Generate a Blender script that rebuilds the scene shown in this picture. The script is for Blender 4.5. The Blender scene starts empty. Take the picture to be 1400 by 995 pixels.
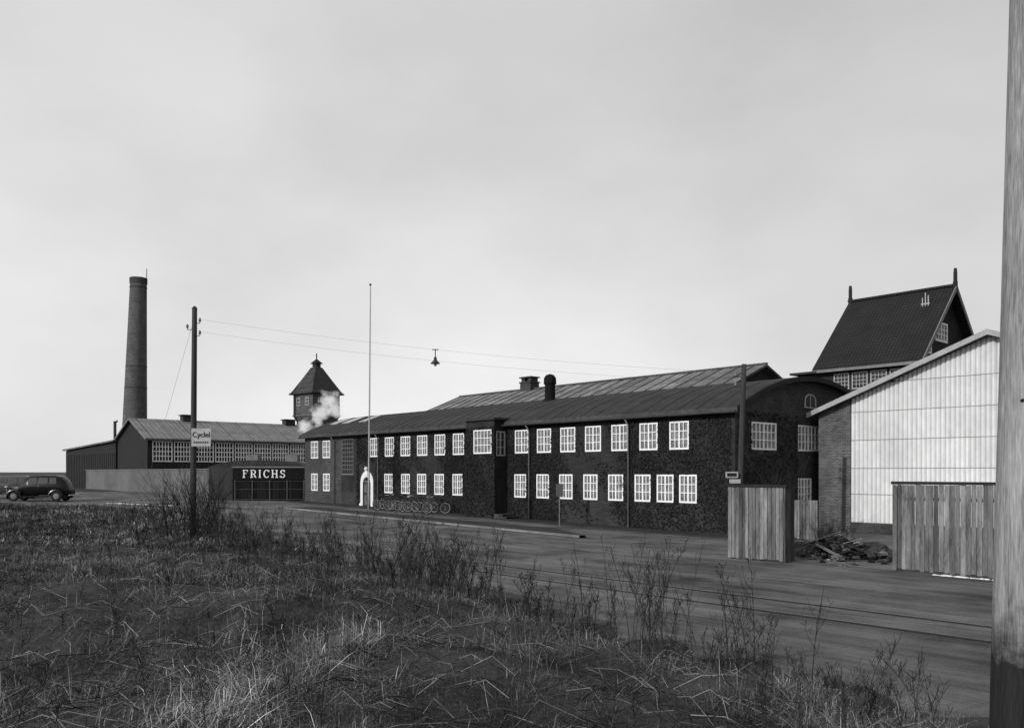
import bpy, math, random
import numpy as np
from mathutils import Vector, Matrix
random.seed(7)
rng = np.random.default_rng(7)
D = bpy.data
SC = bpy.context.scene
COL = SC.collection

# ------------------------------------------------------------------ frame of the site
CX, CY = 9.71, 36.6                 # corner of the long brick building
U = np.array([-0.6683, 0.7440])     # along its facade, away from camera
NV = np.array([-0.7440, -0.6683])   # outward normal of facade
GR = math.atan2(-0.7440, 0.6683)    # local x = -U, local y = -NV (inwards)
GV = math.atan2(0.6683, 0.7440)

EDGE = np.array([(-400, 62), (-70, 58), (-35, 57), (-23, 55), (-14.8, 45), (-8.6, 32.2), (-3.2, 23.9), (-0.2, 18.9),
                 (1.8, 15), (3.3, 12.6), (4.67, 10.4), (5.5, 9.0), (7, 6), (9, 0), (10, -10), (12, -60)], float)

def sstep(t):
    t = np.clip(t, 0, 1)
    return t * t * (3 - 2 * t)

def gdist(x, y):
    x = np.asarray(x, float); y = np.asarray(y, float)
    best = np.full(x.shape, 1e9); sg = np.ones(x.shape)
    for i in range(len(EDGE) - 1):
        a = EDGE[i]; b = EDGE[i + 1]; d = b - a; L2 = d @ d
        t = np.clip(((x - a[0]) * d[0] + (y - a[1]) * d[1]) / L2, 0, 1)
        wx = x - (a[0] + t * d[0]); wy = y - (a[1] + t * d[1])
        dist = np.hypot(wx, wy)
        cr = d[0] * (y - a[1]) - d[1] * (x - a[0])
        m = dist < best
        best = np.where(m, dist, best)
        sg = np.where(m, np.where(cr < 0, 1.0, -1.0), sg)
    g = best * sg
    return g + 0.3 * np.sin(x * 1.3 + y * 0.7) + 0.2 * np.sin(x * 3.1 - y * 2.3)

def zroad(x, y):
    s = (np.asarray(x) - CX) * U[0] + (np.asarray(y) - CY) * U[1]
    return 0.0135 * np.clip(s - 2, 0, 60)

def zground(x, y):
    x = np.asarray(x, float); y = np.asarray(y, float)
    g = gdist(x, y)
    bank = 1.12 * sstep(g / 6.5) * sstep((34 - y) / 24)
    bump = 0.07 * np.sin(x * 1.9 + 1.3 * np.sin(y * 0.8)) * np.sin(y * 1.4 + x * .3) + 0.04 * np.sin(x * 4.3 + y * 3.1) * np.sin(y * 3.7 - x)
    z = zroad(x, y) + bank + (0.07 + bump) * sstep((g - 0.1) / 0.9)
    return np.where(g < 0.1, zroad(x, y) - 0.09 * sstep((0.35 - g) / 0.5), z)

def Zg(x, y):
    g = float(gdist(x, y))
    return float(zground(x, y)) if g > 0.4 else float(zroad(x, y))

# ------------------------------------------------------------------ materials
def newmat(name):
    m = D.materials.new(name); m.use_nodes = True
    nt = m.node_tree
    return m, nt, nt.nodes['Principled BSDF']

def N(nt, t, **kw):
    n = nt.nodes.new(t)
    for k, v in kw.items():
        setattr(n, k, v)
    return n

def mth(nt, op, a, b=None, c=None):
    n = nt.nodes.new('ShaderNodeMath'); n.operation = op
    for i, v in enumerate((a, b, c)):
        if v is None: continue
        if isinstance(v, (int, float)): n.inputs[i].default_value = v
        else: nt.links.new(v, n.inputs[i])
    return n.outputs[0]

def coords(nt, stretch=(1, 1, 1), rot=0.0):
    tc = N(nt, 'ShaderNodeTexCoord'); mp = N(nt, 'ShaderNodeMapping')
    mp.inputs['Scale'].default_value = stretch
    mp.inputs['Rotation'].default_value = (0, 0, rot)
    nt.links.new(tc.outputs['Object'], mp.inputs['Vector'])
    return tc, mp.outputs['Vector']

def noise(nt, vec, scale, detail=4, rough=.6):
    n = N(nt, 'ShaderNodeTexNoise'); n.inputs['Scale'].default_value = scale
    n.inputs['Detail'].default_value = detail; n.inputs['Roughness'].default_value = rough
    nt.links.new(vec, n.inputs['Vector'])
    return n.outputs[0]

def mrange(nt, v, a, b, lo, hi):
    n = N(nt, 'ShaderNodeMapRange')
    n.inputs[1].default_value = a; n.inputs[2].default_value = b
    n.inputs[3].default_value = lo; n.inputs[4].default_value = hi
    nt.links.new(v, n.inputs[0]); return n.outputs[0]

def finish(nt, bs, val, rough, spec, bumpv=None, bump=0.0, bdist=.02):
    at = N(nt, 'ShaderNodeAttribute'); at.attribute_name = 'shade'
    v = mth(nt, 'MULTIPLY', val, at.outputs['Fac'])
    nt.links.new(v, bs.inputs['Base Color'])
    bs.inputs['Roughness'].default_value = rough
    bs.inputs['Specular IOR Level'].default_value = spec
    if bumpv is not None and bump > 0:
        b = N(nt, 'ShaderNodeBump'); b.inputs['Strength'].default_value = bump
        b.inputs['Distance'].default_value = bdist
        nt.links.new(bumpv, b.inputs['Height']); nt.links.new(b.outputs[0], bs.inputs['Normal'])

def mat(name, lo, hi, scale=1.0, fine=12.0, rough=.85, spec=.2, bump=.3, stretch=(1, 1, 1), rot=0.0, metal=0, bdist=.02, wl=.55):
    m, nt, bs = newmat(name)
    tc, v = coords(nt, stretch, rot)
    a = noise(nt, v, scale, 3); b = noise(nt, v, scale * fine, 5)
    s = mth(nt, 'ADD', mth(nt, 'MULTIPLY', a, wl), mth(nt, 'MULTIPLY', b, 1 - wl))
    val = mrange(nt, s, .36, .64, lo, hi)
    finish(nt, bs, val, rough, spec, b, bump, bdist)
    bs.inputs['Metallic'].default_value = metal
    return m

def mat_brick(name, c, mort, var=.5, bw=.24, bh=.075):
    m, nt, bs = newmat(name)
    tc = N(nt, 'ShaderNodeTexCoord'); sp = N(nt, 'ShaderNodeSeparateXYZ')
    nt.links.new(tc.outputs['Object'], sp.inputs[0])
    cb = N(nt, 'ShaderNodeCombineXYZ')
    nt.links.new(mth(nt, 'ADD', sp.outputs[0], sp.outputs[1]), cb.inputs[0])
    nt.links.new(sp.outputs[2], cb.inputs[1])
    br = N(nt, 'ShaderNodeTexBrick')
    nt.links.new(cb.outputs[0], br.inputs['Vector'])
    br.inputs['Scale'].default_value = 1; br.inputs['Brick Width'].default_value = bw
    br.inputs['Row Height'].default_value = bh; br.inputs['Mortar Size'].default_value = .012
    br.inputs['Color1'].default_value = (c * .6,) * 3 + (1,)
    br.inputs['Color2'].default_value = (c * 1.4,) * 3 + (1,)
    br.inputs['Mortar'].default_value = (mort,) * 3 + (1,)
    bwn = N(nt, 'ShaderNodeRGBToBW'); nt.links.new(br.outputs[0], bwn.inputs[0])
    n1 = noise(nt, tc.outputs['Object'], .7, 6, .7)
    val = mth(nt, 'MULTIPLY', bwn.outputs[0], mrange(nt, n1, .3, .7, 1 - var, 1 + var))
    finish(nt, bs, val, .9, .15, bwn.outputs[0], .3)
    return m

def mat_rows(name, c, row=.3, col=.25, var=.35, axis=0, colamp=.35, rowamp=.5, bump=.5):
    m, nt, bs = newmat(name)
    tc = N(nt, 'ShaderNodeTexCoord'); sp = N(nt, 'ShaderNodeSeparateXYZ')
    nt.links.new(tc.outputs['Object'], sp.inputs[0])
    r = mth(nt, 'FRACT', mth(nt, 'MULTIPLY', sp.outputs[2], 1 / row))
    cc = mth(nt, 'ABSOLUTE', mth(nt, 'SINE', mth(nt, 'MULTIPLY', sp.outputs[axis], math.pi / col)))
    n1 = noise(nt, tc.outputs['Object'], .9, 5, .7)
    n2 = noise(nt, tc.outputs['Object'], 9, 3, .7)
    v = mth(nt, 'MULTIPLY', mrange(nt, r, 0, 1, 1 - rowamp, 1 + rowamp), mrange(nt, cc, 0, 1, 1 - colamp, 1 + colamp))
    v = mth(nt, 'MULTIPLY', v, mrange(nt, n1, .3, .7, 1 - var, 1 + var))
    v = mth(nt, 'MULTIPLY', v, mrange(nt, n2, .3, .7, .7, 1.3))
    v = mth(nt, 'MULTIPLY', v, c)
    h = mth(nt, 'ADD', r, cc)
    finish(nt, bs, v, .8, .2, h, bump, .05)
    return m

def mat_road():
    m, nt, bs = newmat('road_surface')
    tc, v = coords(nt, (1, 1, 1), 0)
    mp = N(nt, 'ShaderNodeMapping'); mp.inputs['Rotation'].default_value = (0, 0, -GR)
    nt.links.new(tc.outputs['Object'], mp.inputs['Vector'])
    mp2 = N(nt, 'ShaderNodeMapping'); mp2.inputs['Scale'].default_value = (.10, 1, 1)
    nt.links.new(mp.outputs[0], mp2.inputs['Vector'])
    st = noise(nt, mp2.outputs[0], 1.3, 8, .75)
    ru = noise(nt, mp2.outputs[0], 4.0, 4, .6)
    pt = noise(nt, v, .3, 8, .7)
    gr = noise(nt, v, 18, 6, .85)
    s = mth(nt, 'ADD', mth(nt, 'MULTIPLY', st, .28), mth(nt, 'ADD', mth(nt, 'MULTIPLY', pt, .36), mth(nt, 'MULTIPLY', gr, .22)))
    s = mth(nt, 'ADD', s, mth(nt, 'MULTIPLY', ru, .14))
    val = mrange(nt, s, .42, .58, .03, .185)
    finish(nt, bs, val, .9, .15, mth(nt, 'ADD', gr, mth(nt, 'ADD', st, ru)), .8, .06)
    return m

def mat_pole():
    m, nt, bs = newmat('pale_pole_wood')
    tc, v = coords(nt, (10, 10, .8), 0)
    a = noise(nt, v, 1.3, 3); b = noise(nt, v, 12, 5)
    n2 = noise(nt, tc.outputs['Object'], 5, 5, .7)
    s = mth(nt, 'ADD', mth(nt, 'MULTIPLY', a, .5), mth(nt, 'MULTIPLY', b, .5))
    val = mrange(nt, s, .34, .66, .07, .34)
    sp = N(nt, 'ShaderNodeSeparateXYZ'); nt.links.new(tc.outputs['Object'], sp.inputs[0])
    zz = mth(nt, 'ADD', sp.outputs[2], mth(nt, 'MULTIPLY', mth(nt, 'SUBTRACT', n2, .5), .7))
    val = mth(nt, 'MULTIPLY', val, mrange(nt, zz, .95, 1.25, .07, 1.0))   # tar treatment soaked into the foot
    finish(nt, bs, val, .85, .2, b, .7, .01)
    return m

M_road = mat_road()
M_ground = mat('dry_earth', .01, .06, .9, 18, bump=.9, bdist=.06)
M_verge = mat('cinder_verge', .018, .04, .8, 20, bump=.6)
M_kerb = mat('kerb_stone', .11, .18, 2, 12)
M_grass = mat('dry_grass', .008, .175, .5, 5, rough=.9, spec=.05, bump=0, wl=.6)
M_weed = mat('dead_weed', .01, .045, 1, 10, bump=0, spec=.05)
M_twig = mat('bare_twig', .012, .035, 1, 10, bump=0, spec=.05)
M_ivy = mat('ivy_leaves', .013, .022, .5, 6, bump=0, spec=.03)
M_brick = mat_brick('dark_brick', .020, .024, .35)
M_brick2 = mat_brick('chimney_brick', .07, .085, .3)
M_brick4 = mat_brick('tower_brick', .065, .08, .35)
M_brick3 = mat_brick('shed_brick', .065, .11, .5)
M_roof = mat_rows('felt_roof', .025, row=.9, col=.55, var=.35, colamp=.1, rowamp=.1, bump=.2)
M_tile = mat_rows('clay_tile_roof', .011, row=.24, col=.26, var=.3, colamp=.4, rowamp=.5)
M_tile2 = mat_rows('tower_tile_roof', .035, row=.3, col=.4, var=.3, colamp=.2, rowamp=.3)
M_lroof = mat_rows('corrugated_roof', .115, row=1.1, col=.35, var=.45, colamp=.2, rowamp=.15)
M_lroof2 = mat_rows('pale_roof', .16, row=1.1, col=.5, var=.25, colamp=.12, rowamp=.08)
M_white = mat('white_paint', .62, .8, 2, 10, rough=.6, bump=.05)
M_dim = mat('grey_paint', .10, .17, 2, 10, rough=.6, bump=.05)
M_lgrey = mat('pale_grey_paint', .26, .38, 2, 10, rough=.6, bump=.05)
M_tar = mat('tarred_boards', .010, .025, 2, 10, stretch=(4, 4, .3))
M_gateb = mat('black_gate', .006, .014, 2, 10, stretch=(4, 4, .3), spec=.05)
M_trim = mat('dark_trim', .02, .04, 2, 10)
M_wood = mat('weathered_wood', .05, .2, 1.6, 7, stretch=(3, 3, .45), bump=.5, wl=.6)
M_pole = mat('pole_wood', .02, .05, 1.5, 8, stretch=(9, 9, .3), bump=.4)
M_polen = mat_pole()
M_corr = mat('white_sheeting', .52, .68, .35, 10, stretch=(1, 1, .5), bump=.02)
M_fascia = mat('fascia_paint', .22, .34, 2, 8, stretch=(1, 1, 1))
M_plaster = mat('pale_render', .07, .12, .3, 12)
M_metal = mat('dark_metal', .015, .035, 2, 10, rough=.6, spec=.3, bump=0)
M_rail = mat('rail_steel', .02, .05, 2, 10, rough=.6, spec=.3, bump=0)
M_zinc = mat('zinc_pipe', .10, .18, 2, 10, rough=.5, spec=.4, bump=0)
M_stone = mat('grey_stone', .02, .15, 1.2, 8, bump=.6)
M_snow = mat('old_snow', .55, .75, 2, 10, bump=.4)
M_rubber = mat('tyre_rubber', .01, .02, 2, 10, bump=0)
M_black = mat('black_letters', .01, .02, 2, 10, bump=0)
def gloss(name, lo, hi, rough, spec=.6, metal=0, scale=1):
    return mat(name, lo, hi, scale, 6, rough=rough, spec=spec, bump=0, metal=metal)
M_glass = gloss('window_glass', .05, .30, .12, .5, scale=1.6)
M_dglass = gloss('dark_glass', .01, .03, .08, .4)
M_carb = gloss('black_car_paint', .004, .007, .3, .3)
M_carg = gloss('grey_car_paint', .05, .07, .25, .4)
M_chrome = gloss('chrome', .4, .5, .25, .5, 1)
M_dglass2 = gloss('car_glass', .03, .06, .1, .5)

# ------------------------------------------------------------------ mesh builder
class MB:
    def __init__(s): s.v = []; s.f = []; s.s = []; s.m = []
    def add(s, vs, fs, sh=1.0, mi=0):
        o = len(s.v); s.v += [tuple(p) for p in vs]
        for f in fs:
            s.f.append([i + o for i in f]); s.s.append(sh); s.m.append(mi)
        return s
    def box(s, x0, x1, y0, y1, z0, z1, sh=1.0, mi=0):
        return s.add([(x0, y0, z0), (x1, y0, z0), (x1, y1, z0), (x0, y1, z0), (x0, y0, z1), (x1, y0, z1), (x1, y1, z1), (x0, y1, z1)],
              [(3, 2, 1, 0), (4, 5, 6, 7), (0, 1, 5, 4), (1, 2, 6, 5), (2, 3, 7, 6), (3, 0, 4, 7)], sh, mi)
    def poly(s, pts, sh=1.0, mi=0): return s.add(pts, [list(range(len(pts)))], sh, mi)
    def path(s, pts, rads, n=6, sh=1.0, mi=0, cap=True):
        pts = [Vector(p) for p in pts]; vs = []; fs = []
        for i, p in enumerate(pts):
            d = (pts[min(i + 1, len(pts) - 1)] - pts[max(i - 1, 0)])
            d = d.normalized() if d.length > 1e-9 else Vector((0, 0, 1))
            a = d.cross(Vector((0, 0, 1)) if abs(d.z) < .9 else Vector((1, 0, 0))).normalized(); b = d.cross(a)
            for k in range(n):
                t = 2 * math.pi * k / n
                vs.append(p + (a * math.cos(t) + b * math.sin(t)) * rads[i])
        for i in range(len(pts) - 1):
            for k in range(n):
                k2 = (k + 1) % n
                fs.append((i * n + k, i * n + k2, (i + 1) * n + k2, (i + 1) * n + k))
        if cap:
            fs.append(list(range(n))[::-1]); fs.append([(len(pts) - 1) * n + k for k in range(n)])
        return s.add(vs, fs, sh, mi)
    def tube(s, p0, p1, r0, r1=None, n=8, sh=1.0, mi=0): return s.path([p0, p1], [r0, r0 if r1 is None else r1], n, sh, mi)
    def torus(s, c, R, r, axis='y', n=24, k=6, sh=1.0, mi=0):
        vs = []; fs = []
        for i in range(n):
            a = 2 * math.pi * i / n
            for j in range(k):
                b = 2 * math.pi * j / k
                q = R + r * math.cos(b)
                p = (q * math.cos(a), r * math.sin(b), q * math.sin(a))
                if axis == 'z': p = (p[0], p[2], p[1])
                vs.append((c[0] + p[0], c[1] + p[1], c[2] + p[2]))
        for i in range(n):
            for j in range(k):
                fs.append((i * k + j, ((i + 1) % n) * k + j, ((i + 1) % n) * k + (j + 1) % k, i * k + (j + 1) % k))
        return s.add(vs, fs, sh, mi)
    def blob(s, c, r, sh=1.0, mi=0, n=8, jit=.15, flat=1.0):
        vs = [(c[0], c[1], c[2] - r * flat)]; fs = []
        rings = 5
        for i in range(1, rings):
            ph = -math.pi / 2 + math.pi * i / rings
            for k in range(n):
                t = 2 * math.pi * k / n; q = r * (1 + random.uniform(-jit, jit))
                vs.append((c[0] + q * math.cos(ph) * math.cos(t), c[1] + q * math.cos(ph) * math.sin(t), c[2] + q * flat * math.sin(ph)))
        vs.append((c[0], c[1], c[2] + r * flat))
        for k in range(n): fs.append((0, 1 + (k + 1) % n, 1 + k))
        for i in range(rings - 2):
            for k in range(n):
                a = 1 + i * n + k; b = 1 + i * n + (k + 1) % n
                fs.append((a, b, b + n, a + n))
        L = len(vs) - 1; o = 1 + (rings - 2) * n
        for k in range(n): fs.append((o + k, o + (k + 1) % n, L))
        return s.add(vs, fs, sh, mi)
    def mesh(s, name, mats):
        me = D.meshes.new(name); me.from_pydata(s.v, [], s.f)
        for m in (mats if isinstance(mats, (list, tuple)) else [mats]): me.materials.append(m)
        at = me.attributes.new('shade', 'FLOAT', 'FACE'); at.data.foreach_set('value', s.s)
        me.polygons.foreach_set('material_index', s.m)
        me.update(); return me
    def obj(s, name, mats, parent=None, loc=(0, 0, 0), rz=0.0, smooth=False, label=None):
        return place(s.mesh(name, mats), name, parent, loc, rz, smooth, label)

def place(me, name, parent=None, loc=(0, 0, 0), rz=0.0, smooth=False, label=None):
    o = D.objects.new(name, me); COL.objects.link(o)
    o.location = loc; o.rotation_euler = (0, 0, rz)
    if parent is not None: o.parent = parent
    if smooth:
        for p in me.polygons: p.use_smooth = True
    if label: o['label'] = label
    return o

def root(name, label, cat, loc, rz=0.0, group=None):
    e = D.objects.new(name, None); COL.objects.link(e)
    e.empty_display_size = .3
    e.location = loc; e.rotation_euler = (0, 0, rz)
    e['label'] = label; e['category'] = cat
    if group: e['group'] = group
    return e
def tag(o, label, cat, group=None, kind=None):
    o['label'] = label; o['category'] = cat
    if group: o['group'] = group
    if kind: o['kind'] = kind
    return o
def dup(o, loc, rz, parent=None):
    c = o.copy(); COL.objects.link(c)
    if parent is not None: c.parent = parent
    else:
        c.location = loc; c.rotation_euler = (o.rotation_euler[0], o.rotation_euler[1], rz)
    for ch in o.children: dup(ch, None, None, c)
    return c

def world(lx, ly):
    return (CX - lx * U[0] - ly * NV[0], CY - lx * U[1] - ly * NV[1])

def wall_open(mb, f, a0, a1, z0, z1, ops, rev=.13, shf=None):
    A = sorted(set([a0, a1] + [o[0] for o in ops] + [o[1] for o in ops]))
    Z = sorted(set([z0, z1] + [o[2] for o in ops] + [o[3] for o in ops]))
    for i in range(len(A) - 1):
        for j in range(len(Z) - 1):
            ca = (A[i] + A[i + 1]) / 2; cz = (Z[j] + Z[j + 1]) / 2
            if any(o[0] < ca < o[1] and o[2] < cz < o[3] for o in ops): continue
            sh = shf(ca, cz) if shf else 1.0
            mb.poly([f(A[i], 0, Z[j]), f(A[i + 1], 0, Z[j]), f(A[i + 1], 0, Z[j + 1]), f(A[i], 0, Z[j + 1])], sh)
    for (p, q, r, t) in ops:
        mb.poly([f(p, 0, r), f(p, rev, r), f(p, rev, t), f(p, 0, t)]); mb.poly([f(q, 0, r), f(q, 0, t), f(q, rev, t), f(q, rev, r)])
        mb.poly([f(p, 0, r), f(q, 0, r), f(q, rev, r), f(p, rev, r)]); mb.poly([f(p, 0, t), f(p, rev, t), f(q, rev, t), f(q, 0, t)])

WC = {}
def window(parent, x, y, z, w, h, cols=4, rows=3, rz=0.0, split=True, fm=None, gm=None, bar=.035, fr=.075):
    fm = fm or M_white; gm = gm or M_glass
    key = (round(w, 3), round(h, 3), cols, rows, split, fm.name, gm.name)
    if key not in WC:
        g = MB(); g.poly([(-w / 2, .06, 0), (w / 2, .06, 0), (w / 2, .06, h), (-w / 2, .06, h)])
        b = MB(); y0, y1 = -.015, .05
        b.box(-w / 2, -w / 2 + fr, y0, y1, 0, h); b.box(w / 2 - fr, w / 2, y0, y1, 0, h)
        b.box(-w / 2 + fr, w / 2 - fr, y0, y1, 0, fr); b.box(-w / 2 + fr, w / 2 - fr, y0, y1, h - fr, h)
        iw = w - 2 * fr; ih = h - 2 * fr
        for c in range(1, cols):
            q = bar * (2.2 if (split and c * 2 == cols) else 1)
            xx = -w / 2 + fr + iw * c / cols
            b.box(xx - q / 2, xx + q / 2, y0 + .006, y1 - .002, fr, h - fr)
        for r in range(1, rows):
            zz = fr + ih * r / rows
            b.box(-w / 2 + fr, w / 2 - fr, y0 + .012, y1 - .005, zz - bar / 2, zz + bar / 2)
        WC[key] = (g.mesh('window', gm), b.mesh('frame', fm))
    g, b = WC[key]
    o = place(g, 'window', parent, (x, y, z), rz)
    place(b, 'frame', o)
    return o

# ------------------------------------------------------------------ ground and road
def geo(a, step, grow, end):
    r = []; v = a
    while abs(v) < abs(end):
        v += step; step *= grow; r.append(v)
    return r
xs = sorted(geo(-40, -1.0, 1.15, -3500) + list(np.arange(-40, -12, .5)) + list(np.arange(-12, 10, .2)) + list(np.arange(10, 14, .4)) + geo(14, .6, 1.15, 3500))
ys = sorted(list(np.arange(-8, 2, .5)) + list(np.arange(2, 26, .2)) + list(np.arange(26, 72, .4)) + geo(-8, -1, 1.4, -120) + geo(72, .8, 1.14, 6000))
def sheet(name, xs, ys, zf, material, keep=None):
    X, Y = np.meshgrid(xs, ys); Z = zf(X, Y)
    nx, ny = len(xs), len(ys)
    V = np.stack([X.ravel(), Y.ravel(), Z.ravel()], 1)
    i, j = np.meshgrid(np.arange(nx - 1), np.arange(ny - 1))
    a = (j * nx + i).ravel(); F = np.stack([a, a + 1, a + nx + 1, a + nx], 1)
    if keep is not None:
        c = V[F].mean(1); F = F[keep(c[:, 0], c[:, 1])]
    me = D.meshes.new(name); me.from_pydata(V.tolist(), [], F.tolist())
    at = me.attributes.new('shade', 'FLOAT', 'FACE'); at.data.foreach_set('value', np.ones(len(F)))
    me.materials.append(material)
    me.polygons.foreach_set('use_smooth', [True] * len(F)); me.update()
    o = D.objects.new(name, me); COL.objects.link(o); o['kind'] = 'structure'; return o
tag(sheet('ground', xs, ys, zground, M_ground), 'rough dry winter grassland and bare earth', 'ground', kind='structure')
tag(sheet('road', list(np.arange(-90, 40, .5)), list(np.arange(-8, 85, .5)), zroad, M_road, lambda x, y: gdist(x, y) < .75),
    'wide worn grey road with wheel streaks', 'road', kind='structure')

mb = MB(); kb = MB()
segs = 16
def P(s, o, dz):
    x, y = world(-s, -o); return (x, y, float(zroad(x, y)) + dz)
for i in range(segs):
    s0 = 3.6 + (30 - 3.6) * i / segs; s1 = 3.6 + (30 - 3.6) * (i + 1) / segs
    w0 = min(1.0, (i + .35) / 2.5); w1 = min(1.0, (i + 1.35) / 2.5)
    i0, i1 = 5.9 - 1.9 * w0, 5.9 - 1.9 * w1
    mb.poly([P(s0, i0, .11), P(s0, 5.9, .11), P(s1, 5.9, .11), P(s1, i1, .11)])
    kb.poly([P(s0, 5.9, .115), P(s0, 6.03, .115), P(s1, 6.03, .115), P(s1, 5.9, .115)])
    kb.poly([P(s0, 6.03, .115), P(s0, 6.03, .02), P(s1, 6.03, .02), P(s1, 6.03, .115)], .8 + .2 * (i % 3))
    kb.poly([P(s0, i0, .11), P(s0, i0, -.05), P(s1, i1, -.05), P(s1, i1, .11)])
tag(mb.obj('verge', M_verge), 'dark kerbed verge along the road', 'verge', kind='structure')
tag(kb.obj('kerb', M_kerb), 'grey stone kerb of the verge', 'kerb', kind='structure')
mb = MB()
for i in range(20):
    s0, s1 = -1 + 2 * i, 1 + 2 * i
    mb.poly([P(s0, 0, .06), P(s0, 1.5, .05), P(s1, 1.5, .05), P(s1, 0, .06)]); mb.poly([P(s0, 1.5, .05), P(s0, 1.5, -.05), P(s1, 1.5, -.05), P(s1, 1.5, .05)])
tag(mb.obj('pavement', M_verge), 'narrow dark footway at the foot of the brick wall', 'pavement', kind='structure')

tr = root('railway_track', 'pair of worn steel rails sunk in the road', 'railway track', (0, 0, 0))
for o_ in (15.05, 16.5):
    mb = MB()
    for i in range(30):
        s0, s1 = -26 + 2 * i, -24 + 2 * i
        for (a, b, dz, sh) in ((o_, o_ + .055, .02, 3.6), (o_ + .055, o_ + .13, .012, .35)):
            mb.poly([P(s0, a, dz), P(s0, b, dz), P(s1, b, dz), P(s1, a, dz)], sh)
    mb.obj('rail', M_rail, tr)

# ------------------------------------------------------------------ long brick building
B = root('brick_office_building', 'long two-storey dark brick building with white windows', 'building', (CX, CY, 0), GR)
LEN, WID, EV = 38.6, 13.0, 5.6
up = [3.0 + 1.79 * i for i in range(7)] + [19.4 + 1.87 * i for i in range(6)] + [35.3, 37.1]
lo = [2.5, 3.8, 5.15, 6.85, 8.55, 10.3, 12.05, 13.85] + [19.5, 21.35, 23.2, 25.0, 27.0] + [35.3, 37.1]
ops = []
WW = 1.1
for s in up: ops.append((-s - WW / 2, -s + WW / 2, 3.84, 5.14))
WL = .98
for s in lo: ops.append((-s - WL / 2, -s + WL / 2, 1.38, 2.68))
ops.append((-33.1, -31.5, 2.6, 5.2))
DOORX = -29.65
ops.append((DOORX - .5, DOORX + .5, .35, 2.75))
wl = MB()
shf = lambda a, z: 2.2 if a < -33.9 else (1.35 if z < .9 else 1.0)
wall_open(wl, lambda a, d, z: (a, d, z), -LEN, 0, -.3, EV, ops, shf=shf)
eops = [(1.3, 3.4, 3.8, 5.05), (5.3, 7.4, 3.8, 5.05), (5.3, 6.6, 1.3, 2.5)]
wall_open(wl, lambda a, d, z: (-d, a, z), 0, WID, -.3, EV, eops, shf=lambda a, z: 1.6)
def arc(y):
    q = abs(y - WID / 2) / (WID / 2 + .35); return EV + .02 + 1.75 * (1 - q ** 2.0)
ysA = [WID * i / 16 for i in range(17)]
for xx in (0, -LEN):
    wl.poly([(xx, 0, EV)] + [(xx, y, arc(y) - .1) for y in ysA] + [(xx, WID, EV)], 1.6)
wl.box(-LEN, 0 - .01, WID - .05, WID, -.3, EV); wl.box(-LEN, -LEN + .01, .01, WID - .06, -.3, EV)
wl.obj('wall', M_brick, B)
mb = MB(); yR = [-.38 + (WID + .76) * i / 26 for i in range(27)]
for i in range(26):
    y0, y1 = yR[i], yR[i + 1]
    mb.poly([(-LEN - .3, y0, arc(y0)), (.35, y0, arc(y0)), (.35, y1, arc(y1)), (-LEN - .3, y1, arc(y1))])
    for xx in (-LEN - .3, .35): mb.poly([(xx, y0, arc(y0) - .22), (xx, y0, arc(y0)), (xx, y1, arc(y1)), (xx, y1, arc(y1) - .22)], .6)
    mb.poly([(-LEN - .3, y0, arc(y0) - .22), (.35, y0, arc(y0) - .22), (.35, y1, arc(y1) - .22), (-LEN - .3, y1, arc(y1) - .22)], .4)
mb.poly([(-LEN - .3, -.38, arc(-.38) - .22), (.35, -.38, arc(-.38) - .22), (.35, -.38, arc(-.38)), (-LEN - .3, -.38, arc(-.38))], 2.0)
for k in range(38):
    xx = -LEN + 1.1 + k * 1.02
    for i in range(1, 14):
        y0, y1 = yR[i - 1], yR[i]
        mb.add([(xx - .02, y0, arc(y0)), (xx + .02, y0, arc(y0)), (xx + .02, y1, arc(y1)), (xx - .02, y1, arc(y1)),
                (xx - .02, y0, arc(y0) + .015), (xx + .02, y0, arc(y0) + .015), (xx + .02, y1, arc(y1) + .015), (xx - .02, y1, arc(y1) + .015)],
               [(4, 5, 6, 7), (0, 3, 7, 4), (1, 2, 6, 5)], .8)
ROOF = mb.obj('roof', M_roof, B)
MB().path([(-LEN - .2, -.44, 5.42), (.3, -.44, 5.40)], [.06, .06], 8).obj('gutter', M_metal, B)
for s in up: window(B, -s, .02, 3.84, WW, 1.30, 4, 3)
for s in lo: window(B, -s, .02, 1.38, WL, 1.30, 4, 3)
window(B, -32.3, .03, 2.6, 1.6, 2.6, 6, 8, split=False, fm=M_dim, gm=M_dglass)
window(B, -.03, 2.35, 3.8, 2.1, 1.25, 6, 3, rz=math.pi / 2, split=True)
window(B, -.03, 6.35, 3.8, 2.1, 1.25, 6, 3, rz=math.pi / 2, split=True)
window(B, -.03, 5.95, 1.3, 1.3, 1.2, 4, 3, rz=math.pi / 2, split=True)
mb = MB(); pts = [(0.02, 5.9, 5.9), (0.02, 6.9, 5.9)] + [(0.02, 6.4 + .5 * math.cos(a), 6.25 + .3 * math.sin(a)) for a in np.linspace(0, math.pi, 9)]
mb.poly(pts); aw = mb.obj('window', M_dglass, B, label='small arched window high in the vaulted end wall')
mb = MB(); q = [(.03,) + p[1:] for p in pts]; mb.path(q + [q[0]], [.04] * (len(q) + 1), 5); mb.tube((.03, 6.4, 5.9), (.03, 6.4, 6.5), .025); mb.obj('frame', M_lgrey, aw)
for s in (5.93, 13.0, 17.75, 28.1, 34.0):
    MB().path([(-s, -.42, 5.4), (-s, -.12, 5.05), (-s, -.12, .1)], [.045] * 3, 8).obj('drainpipe', M_zinc, B, smooth=True)
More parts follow.
